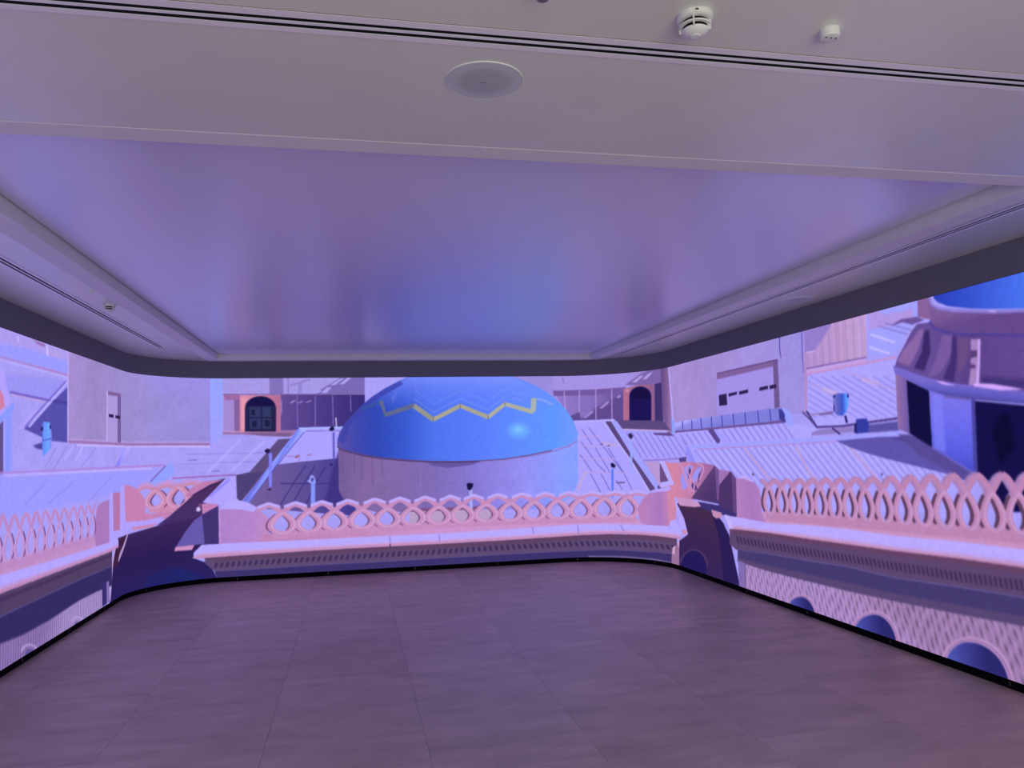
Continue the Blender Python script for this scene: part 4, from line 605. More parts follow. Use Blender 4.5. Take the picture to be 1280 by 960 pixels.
P;cornice_centre;c 62,42,84;5;;1407 247 1439 245 1418 183 1387 186|1474 247 1506 245 1485 183 1454 185|1541 247 1574 245 1553 183 1521 185|1609 248 1642 246 1621 184 1589 186|1678 249 1710 247 1690 184 1657 186|1746 249 1779 247 1758 185 1726 187|1815 250 1848 248 1827 186 1794 187|1884 251 1917 249 1896 186 1863 188|1953 251 1986 250 1965 187 1933 189|2022 252 2055 250 2035 187 2002 189|2092 253 2125 251 2105 188 2071 190|2161 254 2195 252 2174 189 2141 191|2231 254 2265 253 2244 189 2211 191|2302 255 2335 253 2315 190 2281 192|2372 256 2405 254 2385 191 2352 193|2442 257 2476 255 2456 191 2422 193|2513 257 2547 255 2527 192 2493 194|2584 258 2618 256 2598 193 2564 194|2655 259 2689 257 2669 193 2635 195|2727 259 2761 258 2741 194 2707 196|2798 260 2833 258 2812 194 2778 196|2870 260 2904 259 2884 195 2850 196|2942 261 2977 259 2956 195 2922 197|3014 261 3049 260 3029 195 2994 197|3087 262 3121 260 3101 196 3067 198|3160 263 3194 261 3174 196 3140 198|3232 263 3267 261 3247 197 3212 199|3306 264 3340 262 3320 197 3286 199|3379 264 3414 262 3394 198 3359 199|3452 265 3487 263 3467 198 3432 200|3526 265 3561 263 3541 198 3506 200|3600 266 3635 264 3615 199 3580 201|3674 266 3710 264 3690 199 3654 201|3749 267 3784 265 3764 199 3729 201|3823 267 3859 265 3839 200 3804 202|3898 267 3934 266 3914 200 3879 202|3973 268 4009 266 3989 200 3954 202|4049 268 4085 267 4065 201 4029 203|4124 269 4160 267 4141 201 4105 203|4200 269 4236 267 4216 202 4180 203|4276 270 4312 268 4293 202 4256 204|4352 270 4388 268 4370 202 4333 204|4426 271 4463 269 4448 203 4412 205|4501 272 4538 270 4527 203 4490 205|4576 272 4613 270 4606 203 4569 205|4652 273 4688 271 4685 204 4648 206|4727 274 4764 272 4764 204 4727 206|4803 274 4840 272 4844 204 4807 206|4879 275 4916 273 4924 205 4887 207|4955 276 4993 274 5004 205 4967 207|5032 276 5069 274 5084 206 5047 207|5109 277 5146 275 5165 206 5127 208|5186 277 5224 276 5245 206 5208 208|5265 278 5303 276 5325 206 5287 208|5344 278 5382 276 5404 206 5367 208|5424 278 5461 276 5484 206 5446 208|5503 278 5541 276 5564 206 5526 208|5583 278 5621 276 5645 206 5607 208|5663 278 5701 276 5726 206 5687 208|5744 278 5782 276 5806 205 5768 207|5824 278 5863 276 5888 205 5849 207|5905 278 5943 276 5968 206 5930 207|5985 278 6023 277 6048 207 6010 208|6065 278 6102 277 6127 207 6090 208|6143 278 6181 277 6206 207 6169 208|6222 279 6259 278 6284 209 6247 209|6300 280 6337 280 6363 210 6326 211|6378 282 6415 282 6441 213 6404 213|6456 281 6493 281 6520 212 6483 212|6535 280 6573 280 6600 212 6562 211|6614 279 6652 280 6681 212 6642 211|6695 279 6734 281 6763 213 6724 212|6777 280 6816 282 6846 215 6806 213|6860 281 6901 283 6932 217 6891 215|6946 280 6987 282 7020 217 6978 214|7034 280 7077 283 7112 218 7068 215|7126 281 7171 284 7207 220 7161 217|7222 280 7270 284 7309 221 7260 217|7323 281 7375 285 7418 224 7365 219|7433 283 7489 289 7537 229 7479 223|7554 288 7618 294 7675 237 7607 229
P;cornice_centre;c 58,46,106;4;;1394 143 1469 141 1545 140 1621 139 1697 138 2675 148 3486 144 4325 150 5193 151 5292 151 5390 150 5489 150 5589 149 5689 149 5789 149 5889 148 5989 148 6088 149 6176 150 6263 152 6351 155 6439 158 6527 162 6616 160 6706 159 6798 158 6892 159 6990 161 7091 161 7197 164 7309 168 7432 174 7569 183 7563 112 7558 41 7423 33 7301 27 7189 24 7084 23 6983 23 6880 21 6779 20 6681 20 6585 21 6490 23 6396 27 6303 32 6204 28 6104 25 6003 24 5901 24 5799 25 5696 26 5594 26 5493 27 5391 28 5291 28 5190 29 4323 35 2674 27 2576 26 2479 26 2382 26 2285 25 2188 25 2092 24 1997 24 1902 23 1807 23 1712 22 1618 22 1525 21 1432 22 1413 83
P;cornice_centre;c 104,88,140;4;;6250 81 6348 79 6447 78 6546 79 6647 81 6749 83 6851 81 6955 79 7064 79 7179 81 7285 78 7399 76 7525 77 7523 52 7369 43 7231 37 7104 34 6984 34 6871 28 6763 23 6657 20 6553 19 6451 18 6349 19 6248 21
P;cornice_centre;c 150,104,150;3;;7573 244 7697 308 7769 346 7760 261 7751 176 7743 91 7734 6 7631 21 7540 39 7551 107 7562 176
P;cornice_centre;c 206,156,196;4;;7594 267 7654 293 7640 237 7625 180 7578 184|7735 352 7809 380 7789 309 7728 282
P;balustrade_right_return;g 7687 1119 8854 1160 0,206,118,156 0.25,196,116,164 1,150,90,156;1.5;;7496 1350 7585 1341 7685 1331 7863 1344 8043 1356 8571 1344 8852 1321 8634 1152 8407 994 8267 902 8102 902 7932 901 7756 901 7714 949 7676 998 7526 1043 7703 1059 7646 1130 7593 1203 7543 1276
P;balustrade_right_return;c 150,138,236;2;;7917 1285 7961 1247 7888 1126 7936 1010 8018 1014 8038 1092 7959 1227|8059 1074 8004 1208 8036 1287 8131 1318 8266 1311 8143 1212|8286 1083 8229 1176 8350 1274 8504 1306 8429 1201|8068 1152 8129 1077 8031 1024 7989 1071
P;balustrade_right_return;c 78,58,124;3;;8174 1290 8236 1234 8135 1135 8097 1211|8290 1121 8368 1030 8234 1005 8197 1079|8478 1258 8423 1145 8376 1106 8408 1201
P;balustrade_right_return;c 196,130,190;2;;7834 1327 7945 1282 8004 1176 8085 1072 8121 978 8161 984 8126 1079 8044 1183 7984 1290 7866 1340|8162 1342 8059 1268 8143 1169 8269 1099 8236 1006 8276 1006 8308 1105 8180 1179 8101 1269 8196 1334|8350 1333 8513 1309 8544 1262 8406 1148 8440 1142 8580 1259 8539 1322 8365 1349|8244 1284 8140 1165 8152 1056 8236 982 8272 991 8192 1062 8181 1164 8282 1280
P;recess_right;g 8296 762 8221 49 0,66,38,78 0.4,58,34,84 1,54,32,88;2;;7748 831 7925 832 8095 834 8260 835 8721 830 8996 684 9131 397 9303 20 8926 15 8748 15 8562 15 8368 15 8166 15 7955 15 7735 16 7744 103 7753 191 7762 278 7771 366 7908 420 8042 473 7945 658 7880 715 7814 772
P;recess_right;c 42,26,84;5;;8696 783 8942 714 9096 581 9195 321 9303 20 8926 15 8887 367 8833 581
P;recess_right;c 34,24,90;5;;7747 -91 7758 9 7781 79 7835 147 7914 208 8010 256 8116 287 8222 300 8320 294 8402 271 8462 231 8497 179 8505 118 8495 26 8318 -2 8135 -30 7945 -60
P;recess_right;c 78,48,100;5;;7791 94 7856 164 7945 224 8050 268 8159 295 8266 302 8363 291 8442 262 8497 217 8524 159 8565 169 8537 228 8478 277 8391 309 8282 322 8158 313 8030 283 7913 233 7815 168 7747 95
P;recess_right;g 8445 1146 8616 786 0,92,58,120 0.5,78,50,106 1,66,46,108;2;;8832 1320 8924 1269 8904 896 8179 916 8460 1090
P;recess_right;c 112,74,140;3;;8842 1321 8934 1278 8908 932 8851 937
P;recess_right;c 154,102,174;1.5;;8934 1278 9203 1267 9047 1175 8926 1109
P;recess_right;c 74,46,102;2;;9203 1267 9311 1193 9296 787 8876 815 8926 1109
P;recess_right;c 96,62,124;2;;9220 1258 9320 1193 9301 787 9226 798
P;recess_right;c 60,46,114;3;;8353 888 8922 880 9281 819 9277 777 8716 785 8411 827
P;recess_right;c 192,134,188;2.5;;7711 909 7901 905 8087 901 8374 880 8434 838 8258 816 7842 807 7775 857
P;recess_right;c 192,128,176;3;;8700 820 8952 803 8946 750 8809 729 8733 750
P;balustrade_right;g 9301 1006 9952 1042 0,176,116,184 0.5,164,108,184 1,176,116,184;1.5;;9320 1193 9427 1218 9561 1218 9671 1181 9790 1105 9823 972 9814 876 9900 828 9893 757 9294 770
P;balustrade_right;c 180,158,240;3;;9321 1197 9427 1226 9562 1226 9703 1178 9654 1164 9525 1192
P;balustrade_right;c 192,132,184;3;;9814 876 10493 905 11008 912 11625 933 12037 946 12445 963 12852 978 13250 991 13238 865 12893 866 11757 820 11183 822 9893 757
L;balustrade_right;right;9972 1192 1137 886|10208 1203 1146 898|10417 1213 1154 908|10620 1223 1163 916|10823 1233 1171 924|11027 1243 1178 932|11229 1253 1180 938|11432 1263 1183 944|11646 1274 1186 951|11854 1285 1188 957|12058 1298 1195 963|12265 1310 1201 971|12472 1321 1207 979|12680 1329 1214 986|12878 1337 1221 992|13077 1347 1227 999|13268 1356 1234 1004
P;cornice_right;c 176,158,250;3;;9016 790 9135 782 9278 785 9955 778 10611 819 11184 839 11760 844 12388 872 12895 881 13240 883 13229 766 12883 762 12376 749 11748 721 11171 704 10597 686 9944 673 9263 641 9120 635
P;cornice_right;c 186,146,214;8;;9125 691 9269 696 9948 713 10602 737 11176 755 11752 767 12380 796 12887 807 13233 810 13231 789 12885 786 12378 774 11750 745 11174 731 10600 713 9946 694 9266 670 9123 665
P;cornice_right;c 190,126,172;6;;9123 668 9266 672 9946 696 10600 715 11174 733 11750 748 12378 776 12886 788 13231 792 13229 766 12883 762 12376 749 11748 721 11171 704 10597 686 9944 673 9263 641 9120 635
P;cornice_right;c 186,166,242;3;;9016 790 9135 782 9211 653 9102 642
P;cornice_right;c 90,64,108;4;;9120 641 9264 649 9945 680 10598 694 11172 711 11748 728 12376 756 12884 769 13229 772 13214 608 12867 592 12358 569 11729 531 11154 532 10579 503 9924 481 9242 436 9103 479
P;cornice_right;c 98,58,98;6;;9120 641 9264 649 9945 680 10598 694 11172 711 11748 728 12376 756 12884 769 13229 772 13226 740 12881 735 12373 720 11745 690 11168 676 10594 657 9941 642 9260 608 9117 610
P;cornice_right;c 60,42,82;7;;9251 577 9288 581 9324 508 9287 504|9328 579 9364 583 9400 510 9363 506|9403 580 9439 584 9474 512 9438 508|9478 582 9514 586 9548 514 9512 510|9551 584 9587 588 9620 516 9585 512|9624 585 9659 589 9692 518 9657 514|9696 587 9730 591 9762 520 9728 516|9766 588 9800 592 9832 522 9798 518|9836 590 9869 594 9901 524 9867 520|9905 592 9938 595 9968 526 9936 522|9973 593 10005 597 10035 528 10003 524|10040 595 10072 598 10101 530 10069 526|10106 596 10138 600 10167 532 10135 528|10171 597 10203 601 10231 533 10200 530|10236 599 10267 602 10294 535 10264 531|10299 600 10330 604 10357 537 10327 533|10362 602 10392 606 10419 539 10389 536|10424 604 10454 608 10480 542 10451 538|10485 606 10515 610 10541 544 10512 540|10546 608 10575 612 10601 546 10572 543|10606 610 10635 614 10660 549 10631 545|10665 612 10693 616 10718 551 10690 547|10723 614 10751 618 10775 553 10748 550|10781 616 10809 620 10832 555 10805 552|10838 618 10865 621 10888 558 10861 554|10894 620 10921 623 10944 560 10917 556|10950 622 10976 625 10999 562 10972 558|11004 623 11031 627 11053 564 11027 560|11059 625 11085 629 11106 566 11081 562|11112 627 11138 630 11159 568 11134 565|11165 629 11191 632 11212 570 11186 566|11218 630 11243 634 11263 571 11238 568|11270 632 11295 635 11315 573 11290 569|11321 633 11346 637 11366 574 11341 571|11372 635 11397 638 11416 576 11392 572|11423 637 11447 640 11466 577 11442 574|11473 638 11497 641 11516 579 11492 575|11523 640 11547 643 11565 580 11541 577|11572 641 11596 644 11614 581 11590 578|11621 643 11645 646 11662 583 11639 579|11670 644 11693 647 11710 584 11687 581|11718 646 11741 649 11758 586 11735 582|11766 647 11789 650 11805 587 11782 584|11813 649 11836 652 11852 589 11829 585|11860 650 11883 654 11899 590 11876 587|11907 652 11929 655 11945 592 11922 588|11953 654 11975 657 11990 593 11968 590|11999 655 12021 658 12036 595 12014 591|12044 657 12066 660 12081 596 12059 593|12089 658 12111 661 12125 597 12104 594|12134 660 12155 663 12170 599 12148 595|12178 661 12200 664 12213 600 12192 597|12222 663 12243 666 12257 602 12236 598|12266 664 12287 667 12300 603 12279 600|12309 665 12330 669 12343 604 12322 601|12352 667 12372 670 12385 606 12365 602|12394 669 12415 672 12427 608 12407 605|12437 671 12457 674 12469 610 12449 607|12478 674 12499 677 12511 612 12491 609|12520 676 12540 679 12552 614 12532 611|12561 678 12581 681 12593 616 12573 613|12602 680 12622 683 12633 618 12613 615|12643 682 12662 685 12673 620 12654 617|12683 684 12702 687 12713 622 12694 619|12723 686 12742 689 12753 624 12733 621|12762 689 12781 692 12792 626 12773 623|12801 691 12820 694 12831 628 12812 625|12840 693 12859 696 12869 630 12850 627|12879 694 12898 697 12907 632 12889 629|12917 696 12936 699 12945 635 12927 631|12955 698 12973 701 12983 637 12965 634|12993 699 13011 702 13020 639 13002 636|13030 701 13048 704 13057 641 13039 638|13067 703 13085 706 13094 643 13076 640|13104 704 13121 707 13130 645 13112 642|13140 706 13158 709 13166 647 13149 644|13176 708 13194 710 13202 650 13185 646
P;cornice_right;c 66,54,108;8;;9277 441 9924 481 10579 503 11154 532 11729 531 12358 569 12867 592 13214 608 13196 418 12850 409 12340 378 11711 345 11133 321 10560 313 9905 293 9264 313
P;cornice_right;c 84,64,112;10;;9269 356 9912 359 10567 380 11140 395 11717 410 12346 445 12856 473 13202 485 13196 418 12850 409 12340 378 11711 345 11133 321 10560 313 9905 293 9264 313
P;stone_wall_right;c 124,98,170;2;;9275 331 9418 318 9403 4 9268 14
P;stone_wall_right;g 11529 329 11422 1 0,150,112,166 0.5,160,122,182 1,160,124,186;6;weave;9426 311 9877 304 10433 311 11134 328 11711 351 12340 383 12850 414 13196 423 13153 -38 12811 10 9392 -22
P;stone_wall_right;c 112,76,130;2;;9416 309 9394 11 9414 14 9436 312
P;archway_a;c 178,132,190;6;;10125 -48 10137 -7 10164 35 10204 75 10256 112 10316 143 10380 167 10446 182 10493 187 10538 183 10578 171 10614 151 10643 125 10665 92 10681 54 10688 13 10687 -32
P;archway_a;c 120,80,136;3;;10150 -43 10160 -5 10185 33 10221 70 10267 104 10321 132 10378 154 10438 169 10482 173 10525 169 10563 157 10597 139 10624 113 10646 82 10660 46 10667 6 10666 -37
P;archway_a;c 176,132,190;2;;10156 -42 10167 -5 10190 33 10225 69 10270 102 10322 129 10378 151 10435 165 10480 169 10521 165 10559 154 10592 135 10619 110 10640 79 10654 44 10661 4 10660 -38
P;archway_a;g 10176 7 10652 16 0,74,88,178 0.35,60,62,150 0.7,42,38,108 1,40,36,106;3;;10171 -39 10181 -4 10203 32 10236 66 10277 97 10325 123 10377 143 10430 156 10473 160 10513 156 10549 145 10581 127 10607 103 10627 73 10641 39 10647 0 10647 -41
P;archway_a;c 92,116,206,0.5;12;;10200 -3 10279 62 10323 18 10254 -31
P;archway_b;c 178,132,190;6;;11108 -46 11121 4 11151 56 11196 105 11253 150 11318 188 11388 217 11459 236 11512 242 11562 238 11608 225 11647 204 11680 174 11705 137 11721 95 11729 48 11728 -3
P;archway_b;c 120,80,136;3;;11136 -39 11148 7 11175 54 11214 99 11265 140 11323 174 11386 201 11450 218 11500 224 11548 221 11591 208 11628 188 11659 160 11683 125 11698 84 11706 39 11705 -9
P;archway_b;c 176,132,190;2;;11143 -38 11155 7 11181 53 11220 97 11268 137 11325 171 11385 197 11447 213 11497 219 11544 216 11586 204 11623 183 11653 156 11677 121 11692 82 11700 37 11699 -10
P;archway_b;g 11164 6 11689 34 0,74,88,178 0.35,60,62,150 0.7,42,38,108 1,40,36,106;3;;11160 -34 11171 9 11195 52 11231 93 11276 131 11328 162 11384 186 11441 202 11490 208 11535 205 11575 193 11611 174 11640 147 11663 114 11678 75 11685 32 11684 -14
P;archway_b;c 92,116,206,0.5;18;;11191 -1 11281 77 11329 20 11251 -43
P;archway_c;c 178,132,190;6;;12101 -54 12114 3 12140 60 12179 114 12229 163 12285 204 12344 235 12405 254 12473 264 12537 263 12595 250 12644 227 12685 194 12716 153 12737 104 12747 50 12747 -9
P;archway_c;c 120,80,136;3;;12130 -46 12141 5 12165 57 12199 106 12241 150 12290 187 12342 215 12395 232 12461 242 12522 241 12577 229 12625 208 12664 177 12694 138 12714 92 12724 40 12724 -16
P;archway_c;c 176,132,190;2;;12138 -44 12149 6 12171 56 12204 104 12245 147 12291 182 12342 209 12392 226 12457 236 12518 235 12572 224 12619 202 12658 172 12688 134 12708 88 12718 38 12717 -18
P;archway_c;g 12159 -6 12707 18 0,74,88,178 0.35,60,62,150 0.7,42,38,108 1,40,36,106;3;;12156 -39 12166 8 12186 54 12215 99 12252 139 12295 172 12340 197 12386 213 12449 222 12508 222 12561 211 12607 191 12645 161 12674 124 12693 81 12703 31 12703 -22
P;archway_c;c 92,116,206,0.5;26;;12187 -9 12280 81 12328 12 12248 -65
"""
PX = 190                                    # picture pixels per metre
SS = 2                                      # supersampling
IS0, IS1 = -3.35, 13.1                       # stretch of wall that the picture file spans; it repeats mirrored beyond
W = int((IS1 - IS0) * PX)
H = int((ZT - ZB) * PX)
K = PX * SS


def to_px(a):
    a = np.asarray(a, float).reshape(-1, 2) / 1000.0
    return np.stack([(a[:, 0] - IS0) * K, (ZT - a[:, 1]) * K], 1)


def fill_mask(polys, pad):
    """union of polygons as a float mask with its offset, by scanline crossings"""
    allp = np.concatenate(polys)
    x0 = max(0, int(allp[:, 0].min()) - pad - 1); x1 = min(W * SS, int(allp[:, 0].max()) + pad + 2)
    y0 = max(0, int(allp[:, 1].min()) - pad - 1); y1 = min(H * SS, int(allp[:, 1].max()) + pad + 2)
    if x1 <= x0 or y1 <= y0: return None
    h, ww = y1 - y0, x1 - x0
    out = np.zeros((h, ww), bool)
    for p in polys:
        px0 = max(x0, int(p[:, 0].min()) - 1); px1 = min(x1, int(p[:, 0].max()) + 2)
        py0 = max(y0, int(p[:, 1].min()) - 1); py1 = min(y1, int(p[:, 1].max()) + 2)
        if px1 <= px0 or py1 <= py0: continue
        d = np.zeros((py1 - py0, px1 - px0 + 1), np.uint8)
        q = np.roll(p, -1, 0)
        for (ax, ay), (bx, by) in zip(p, q):
            if ay == by: continue
            if ay > by: ax, ay, bx, by = bx, by, ax, ay
            r0 = max(py0, math.ceil(ay - .5)); r1 = min(py1 - 1, math.ceil(by - .5) - 1)
            if r1 < r0: continue
            rows = np.arange(r0, r1 + 1)
            xs = ax + (rows + .5 - ay) * (bx - ax) / (by - ay)
            xi = np.clip(np.ceil(xs - .5).astype(int) - px0, 0, px1 - px0)
            d[rows - py0, xi] ^= 1
        out[py0 - y0:py1 - y0, px0 - x0:px1 - x0] |= np.bitwise_xor.accumulate(d, 1)[:, :-1].astype(bool)
    return out, x0, y0


def box_blur(a, r):
    for ax in (0, 1):
        n = a.shape[ax]
        c = np.cumsum(np.concatenate([np.zeros_like(np.take(a, [0], ax)), a], ax), ax, dtype=np.float64)
        i = np.arange(n)
        hi = np.minimum(i + r + 1, n); lo = np.maximum(i - r, 0)
        cnt = (hi - lo).reshape((-1, 1) if ax == 0 else (1, -1))
        a = ((np.take(c, hi, ax) - np.take(c, lo, ax)) / cnt).astype(np.float32)
    return a


IMG = np.zeros((H * SS, W * SS, 3), np.float32)
IDS = np.zeros((H * SS, W * SS), np.uint8)
REG = ['roof']
rng = np.random.default_rng(3)


def value_noise(h, ww, cell):
    gy, gx = h // cell + 3, ww // cell + 3
    g = rng.random((gy, gx)).astype(np.float32)
    y = np.arange(h) / cell; x = np.arange(ww) / cell
    yi = y.astype(int); xi = x.astype(int)
    fy = (y - yi)[:, None]; fx = (x - xi)[None]
    a = g[yi][:, xi]; b = g[yi][:, xi + 1]; c = g[yi + 1][:, xi]; d = g[yi + 1][:, xi + 1]
    return (a * (1 - fx) + b * fx) * (1 - fy) + (c * (1 - fx) + d * fx) * fy


def texture(kind, X, Z):
    if kind == 'mottle':
        n = value_noise(X.shape[0], X.shape[1], 60) * .6 + value_noise(X.shape[0], X.shape[1], 17) * .4
        return 1 + (n - .5) * .075
    if kind == 'boards':
        return 1 + .035 * np.sin(X * 2 * PI / .11) + .02 * np.sin(X * 2 * PI / .047)
    if kind == 'ribs':
        return 1 + .12 * np.sin(X * 2 * PI / .046 + .6 * np.sin(X * 9)) + .05 * (value_noise(X.shape[0], X.shape[1], 9) - .5)
    wob = value_noise(X.shape[0], X.shape[1], 26)
    u = (X + .30 * Z) / .056 + wob * .3
    v = Z / .12 + value_noise(X.shape[0], X.shape[1], 40) * .5 + np.floor(u) * .5
    dk = np.clip(np.sin(2 * PI * u), 0, 1) * (.45 + .55 * np.sin(2 * PI * v))
    lt = np.clip(np.sin(2 * PI * u + PI), 0, 1) * (.5 + .5 * np.sin(2 * PI * v + 1.5))
    return 1 - .30 * np.clip(dk, 0, 1) + .10 * lt + .08 * (value_noise(X.shape[0], X.shape[1], 14) - .5)


def paint(region, fill, blur, tex, polys):
    rid = REG.index(region) if region in REG else (REG.append(region) or len(REG) - 1)
    br = int(round(blur * K / 110.0))
    r = fill_mask(polys, br * 3)
    if r is None: return
    mk, x0, y0 = r
    h, ww = mk.shape
    IDS[y0:y0 + h, x0:x0 + ww][mk] = rid
    f = mk.astype(np.float32)
    if br > 0:
        f = box_blur(box_blur(f, br), max(1, br // 2))
    sub = IMG[y0:y0 + h, x0:x0 + ww]
    alpha = 1.0
    if fill[0] == 'c':
        c = fill[1]
        col = np.array(c[:3], np.float32) / 255
        alpha = c[3] if len(c) > 3 else 1.0
        col = np.broadcast_to(col, (h, ww, 3))
    else:
        p0, p1, stops = fill[1:]
        dv = p1 - p0
        X = np.arange(x0, x0 + ww)[None] + .5; Y = np.arange(y0, y0 + h)[:, None] + .5
        t = ((X - p0[0]) * dv[0] + (Y - p0[1]) * dv[1]) / (dv @ dv)
        ts = [s[0] for s in stops]
        col = np.stack([np.interp(t, ts, [s[1 + k] for s in stops]) for k in range(3)], -1).astype(np.float32) / 255
        if len(stops[0]) > 4:
            alpha = np.interp(t, ts, [s[4] for s in stops]).astype(np.float32)
    if tex:
        X = IS0 + (np.arange(x0, x0 + ww)[None] + .5) / K + np.zeros((h, 1)); Z = ZT - (np.arange(y0, y0 + h)[:, None] + .5) / K + np.zeros((1, ww))
        col = col * texture(tex, X, Z)[..., None].astype(np.float32)
    f = (f * alpha)[..., None]
    sub += (col - sub) * f


def stroke(pts, wx, wy):
    pts = np.asarray(pts, float)
    t = np.gradient(pts, axis=0)
    nrm = np.stack([-t[:, 1], t[:, 0]], 1)
    nrm /= np.linalg.norm(nrm, axis=1)[:, None] + 1e-9
    off = nrm * np.array([wx, wy]) / 2
    return np.concatenate([pts + off, (pts - off)[::-1]])


def smooth_curve(pts, n=5):
    pts = np.asarray(pts, float)
    out = []
    P_ = np.concatenate([2 * pts[:1] - pts[1:2], pts, 2 * pts[-1:] - pts[-2:-1]])
    for i in range(1, len(P_) - 2):
        a, b, c, d = P_[i - 1:i + 3]
        for u in np.arange(n) / n:
            out.append(.5 * ((2 * b) + (c - a) * u + (2 * a - 5 * b + 4 * c - d) * u * u + (3 * b - a - 3 * c + d) * u ** 3))
    out.append(pts[-1])
    return np.array(out)


STYLE = {   # rail, shade, light, cap: colours; shade offset in spacings; rail width in spacings and in metres of height; widest point of a hole
    'left': ((182, 124, 190), (88, 60, 130), (188, 162, 242), (184, 124, 206), .10, .27, .026, .31),
    'return': ((196, 124, 170), (104, 62, 112), (206, 152, 204), (186, 136, 206), .08, .27, .055, .33),
    'centre': ((190, 126, 182), (110, 66, 112), (206, 154, 204), (180, 158, 242), -.06, .26, .050, .35),
    'right': ((182, 120, 172), (92, 56, 92), (198, 148, 206), (182, 148, 222), -.16, .27, .036, .31),
}


def balustrade(region, style, holes):
    rail, shade, light, cap, so, wr, wz, bulge = STYLE[style]
    hs = np.array(holes, float)
    n = len(hs)
    sp = np.gradient(hs[:, 0]) if n > 1 else np.array([300.0])
    strokes_d, strokes_r, strokes_l, strokes_b, caps, capl = [], [], [], [], [], []
    for i, (c, a, x, b) in enumerate(hs):
        s = sp[i]; Hh = x - b
        for sg in (1, -1):
            pts = [(c + sg * s * .03, b - .08 * Hh), (c + sg * s * bulge * .62, b - .01 * Hh), (c + sg * s * (bulge + .03), b + .18 * Hh), (c + sg * s * (bulge + .07), b + .40 * Hh), (c + sg * s * (bulge - .01), b + .62 * Hh), (c + sg * s * bulge * .55, b + .83 * Hh),
                   (c, x), (c - sg * s * .17, x + .40 * (a - x)), (c - sg * s * .33, x + .78 * (a - x)), (c - sg * s * .52, a)]
            q = to_px(smooth_curve(pts))
            k = s / 1000 * K
            wx, wy = wr * k, wz * K
            if sg > 0 or style != 'left':
                strokes_d.append(stroke(q[6:28] + [so * k, .3], wx * 1.0, wy * .9))
            strokes_r.append(stroke(q, wx, wy))
            strokes_b.append(stroke(q[24:] + [-.16 * k, -1], wx, wy))
            strokes_l.append(stroke(q[:31] + [(-.055 if so > 0 else .045) * k, -.5], wx * .3, wy * .3))
        if style in ('centre', 'return'):
            for ac in ([c + .5 * s] if i else [c - .5 * s, c + .5 * s]):
                A = a
                pts = to_px([(ac - .42 * s, A - .40 * (A - x)), (ac - .04 * s, A), (ac + .04 * s, A), (ac + .42 * s, A - .40 * (A - x))])
                caps.append(stroke(pts + [0, .018 * K], wz * K * 1.1, wz * K * 1.1))
                capl.append(stroke(pts - [0, .008 * K], wz * K * .8, wz * K * .75))
    base = []                                # solid stone between the feet of the holes
    for i, (c, a, x, b) in enumerate(hs):
        s = sp[i]; Hh = x - b
        base += [(c - s * (bulge + .08), b + .40 * Hh), (c - s * (bulge + .03), b + .18 * Hh), (c - s * bulge * .62, b), (c, b - .05 * Hh),
                 (c + s * bulge * .62, b), (c + s * (bulge + .03), b + .18 * Hh), (c + s * (bulge + .08), b + .40 * Hh)]
    base += [(hs[-1, 0] + .3 * sp[-1], hs[-1, 3] - .3 * (hs[-1, 2] - hs[-1, 3])), (hs[0, 0] - .3 * sp[0], hs[0, 3] - .3 * (hs[0, 2] - hs[0, 3]))]
    low = [(c, b - .34 * (x - b)) for c, a, x, b in hs[::-1]]
    paint(region, ('c', rail), .15, '', [to_px(base[:-2] + [base[-2]] + low + [base[-1]])])
    if style == 'right':                     # thickness of the stone seen inside the arches
        paint(region, ('c', (160, 116, 178)), .5, '', strokes_b)
    paint(region, ('c', shade), .15, '', strokes_d)
    paint(region, ('c', rail), .1, '', strokes_r)
    paint(region, ('c', (*light, .75)), .15, '', strokes_l)
    if caps:
        paint(region, ('c', rail), .15, '', caps)
        paint(region, ('c', cap), .2, '', capl)


for line in PICTURE.strip().splitlines():
    f = line.split(';')
    if f[0] == 'P':
        q = f[2].split()
        if q[0] == 'c':
            fill = ('c', [float(v) for v in q[1].split(',')])
        else:
            g = to_px([float(v) for v in q[1:5]])
            fill = ('g', g[0], g[1], [[float(v) for v in s.split(',')] for s in q[5:]])
        paint(f[1], fill, float(f[3]) / 10, f[4], [to_px([float(v) for v in p.split()]) for p in f[5].split('|')])
    elif f[0] == 'L':
        balustrade(f[1], f[2], [[float(v) for v in h.split()] for h in f[3].split('|')])

WARM = np.maximum(0, IMG[..., 0] - IMG[..., 1])
IMG[..., 1] += .08 * WARM
IMG[..., 0] -= .05 * WARM
LUM = IMG @ np.array([.3, .59, .11], np.float32)
IMG = LUM[..., None] + (IMG - LUM[..., None]) * 0.93   # the panel's own colour response
IMG = np.clip(IMG * np.array([1.06, 1.05, 1.06], np.float32), 0, 1)
FIN = IMG.reshape(H, SS, W, SS, 3).mean((1, 3))
FIN = np.stack([box_blur(FIN[..., k], 1) for k in range(3)], -1)   # soft edges of the video frame
grain = np.stack([value_noise(H, W, 3) for _ in range(3)], -1)
FIN = np.clip(FIN * (1 + (value_noise(H, W, 5)[..., None] - .5) * .04) + (grain - .5) * .012, 0, 1)
pix = np.ones((H, W, 4), np.float32)
pix[..., :3] = FIN[::-1]
img = bpy.data.images.new('video_wall_picture', W, H, alpha=False)
img.pixels.foreach_set(pix.ravel())
img.update()
img.pack()


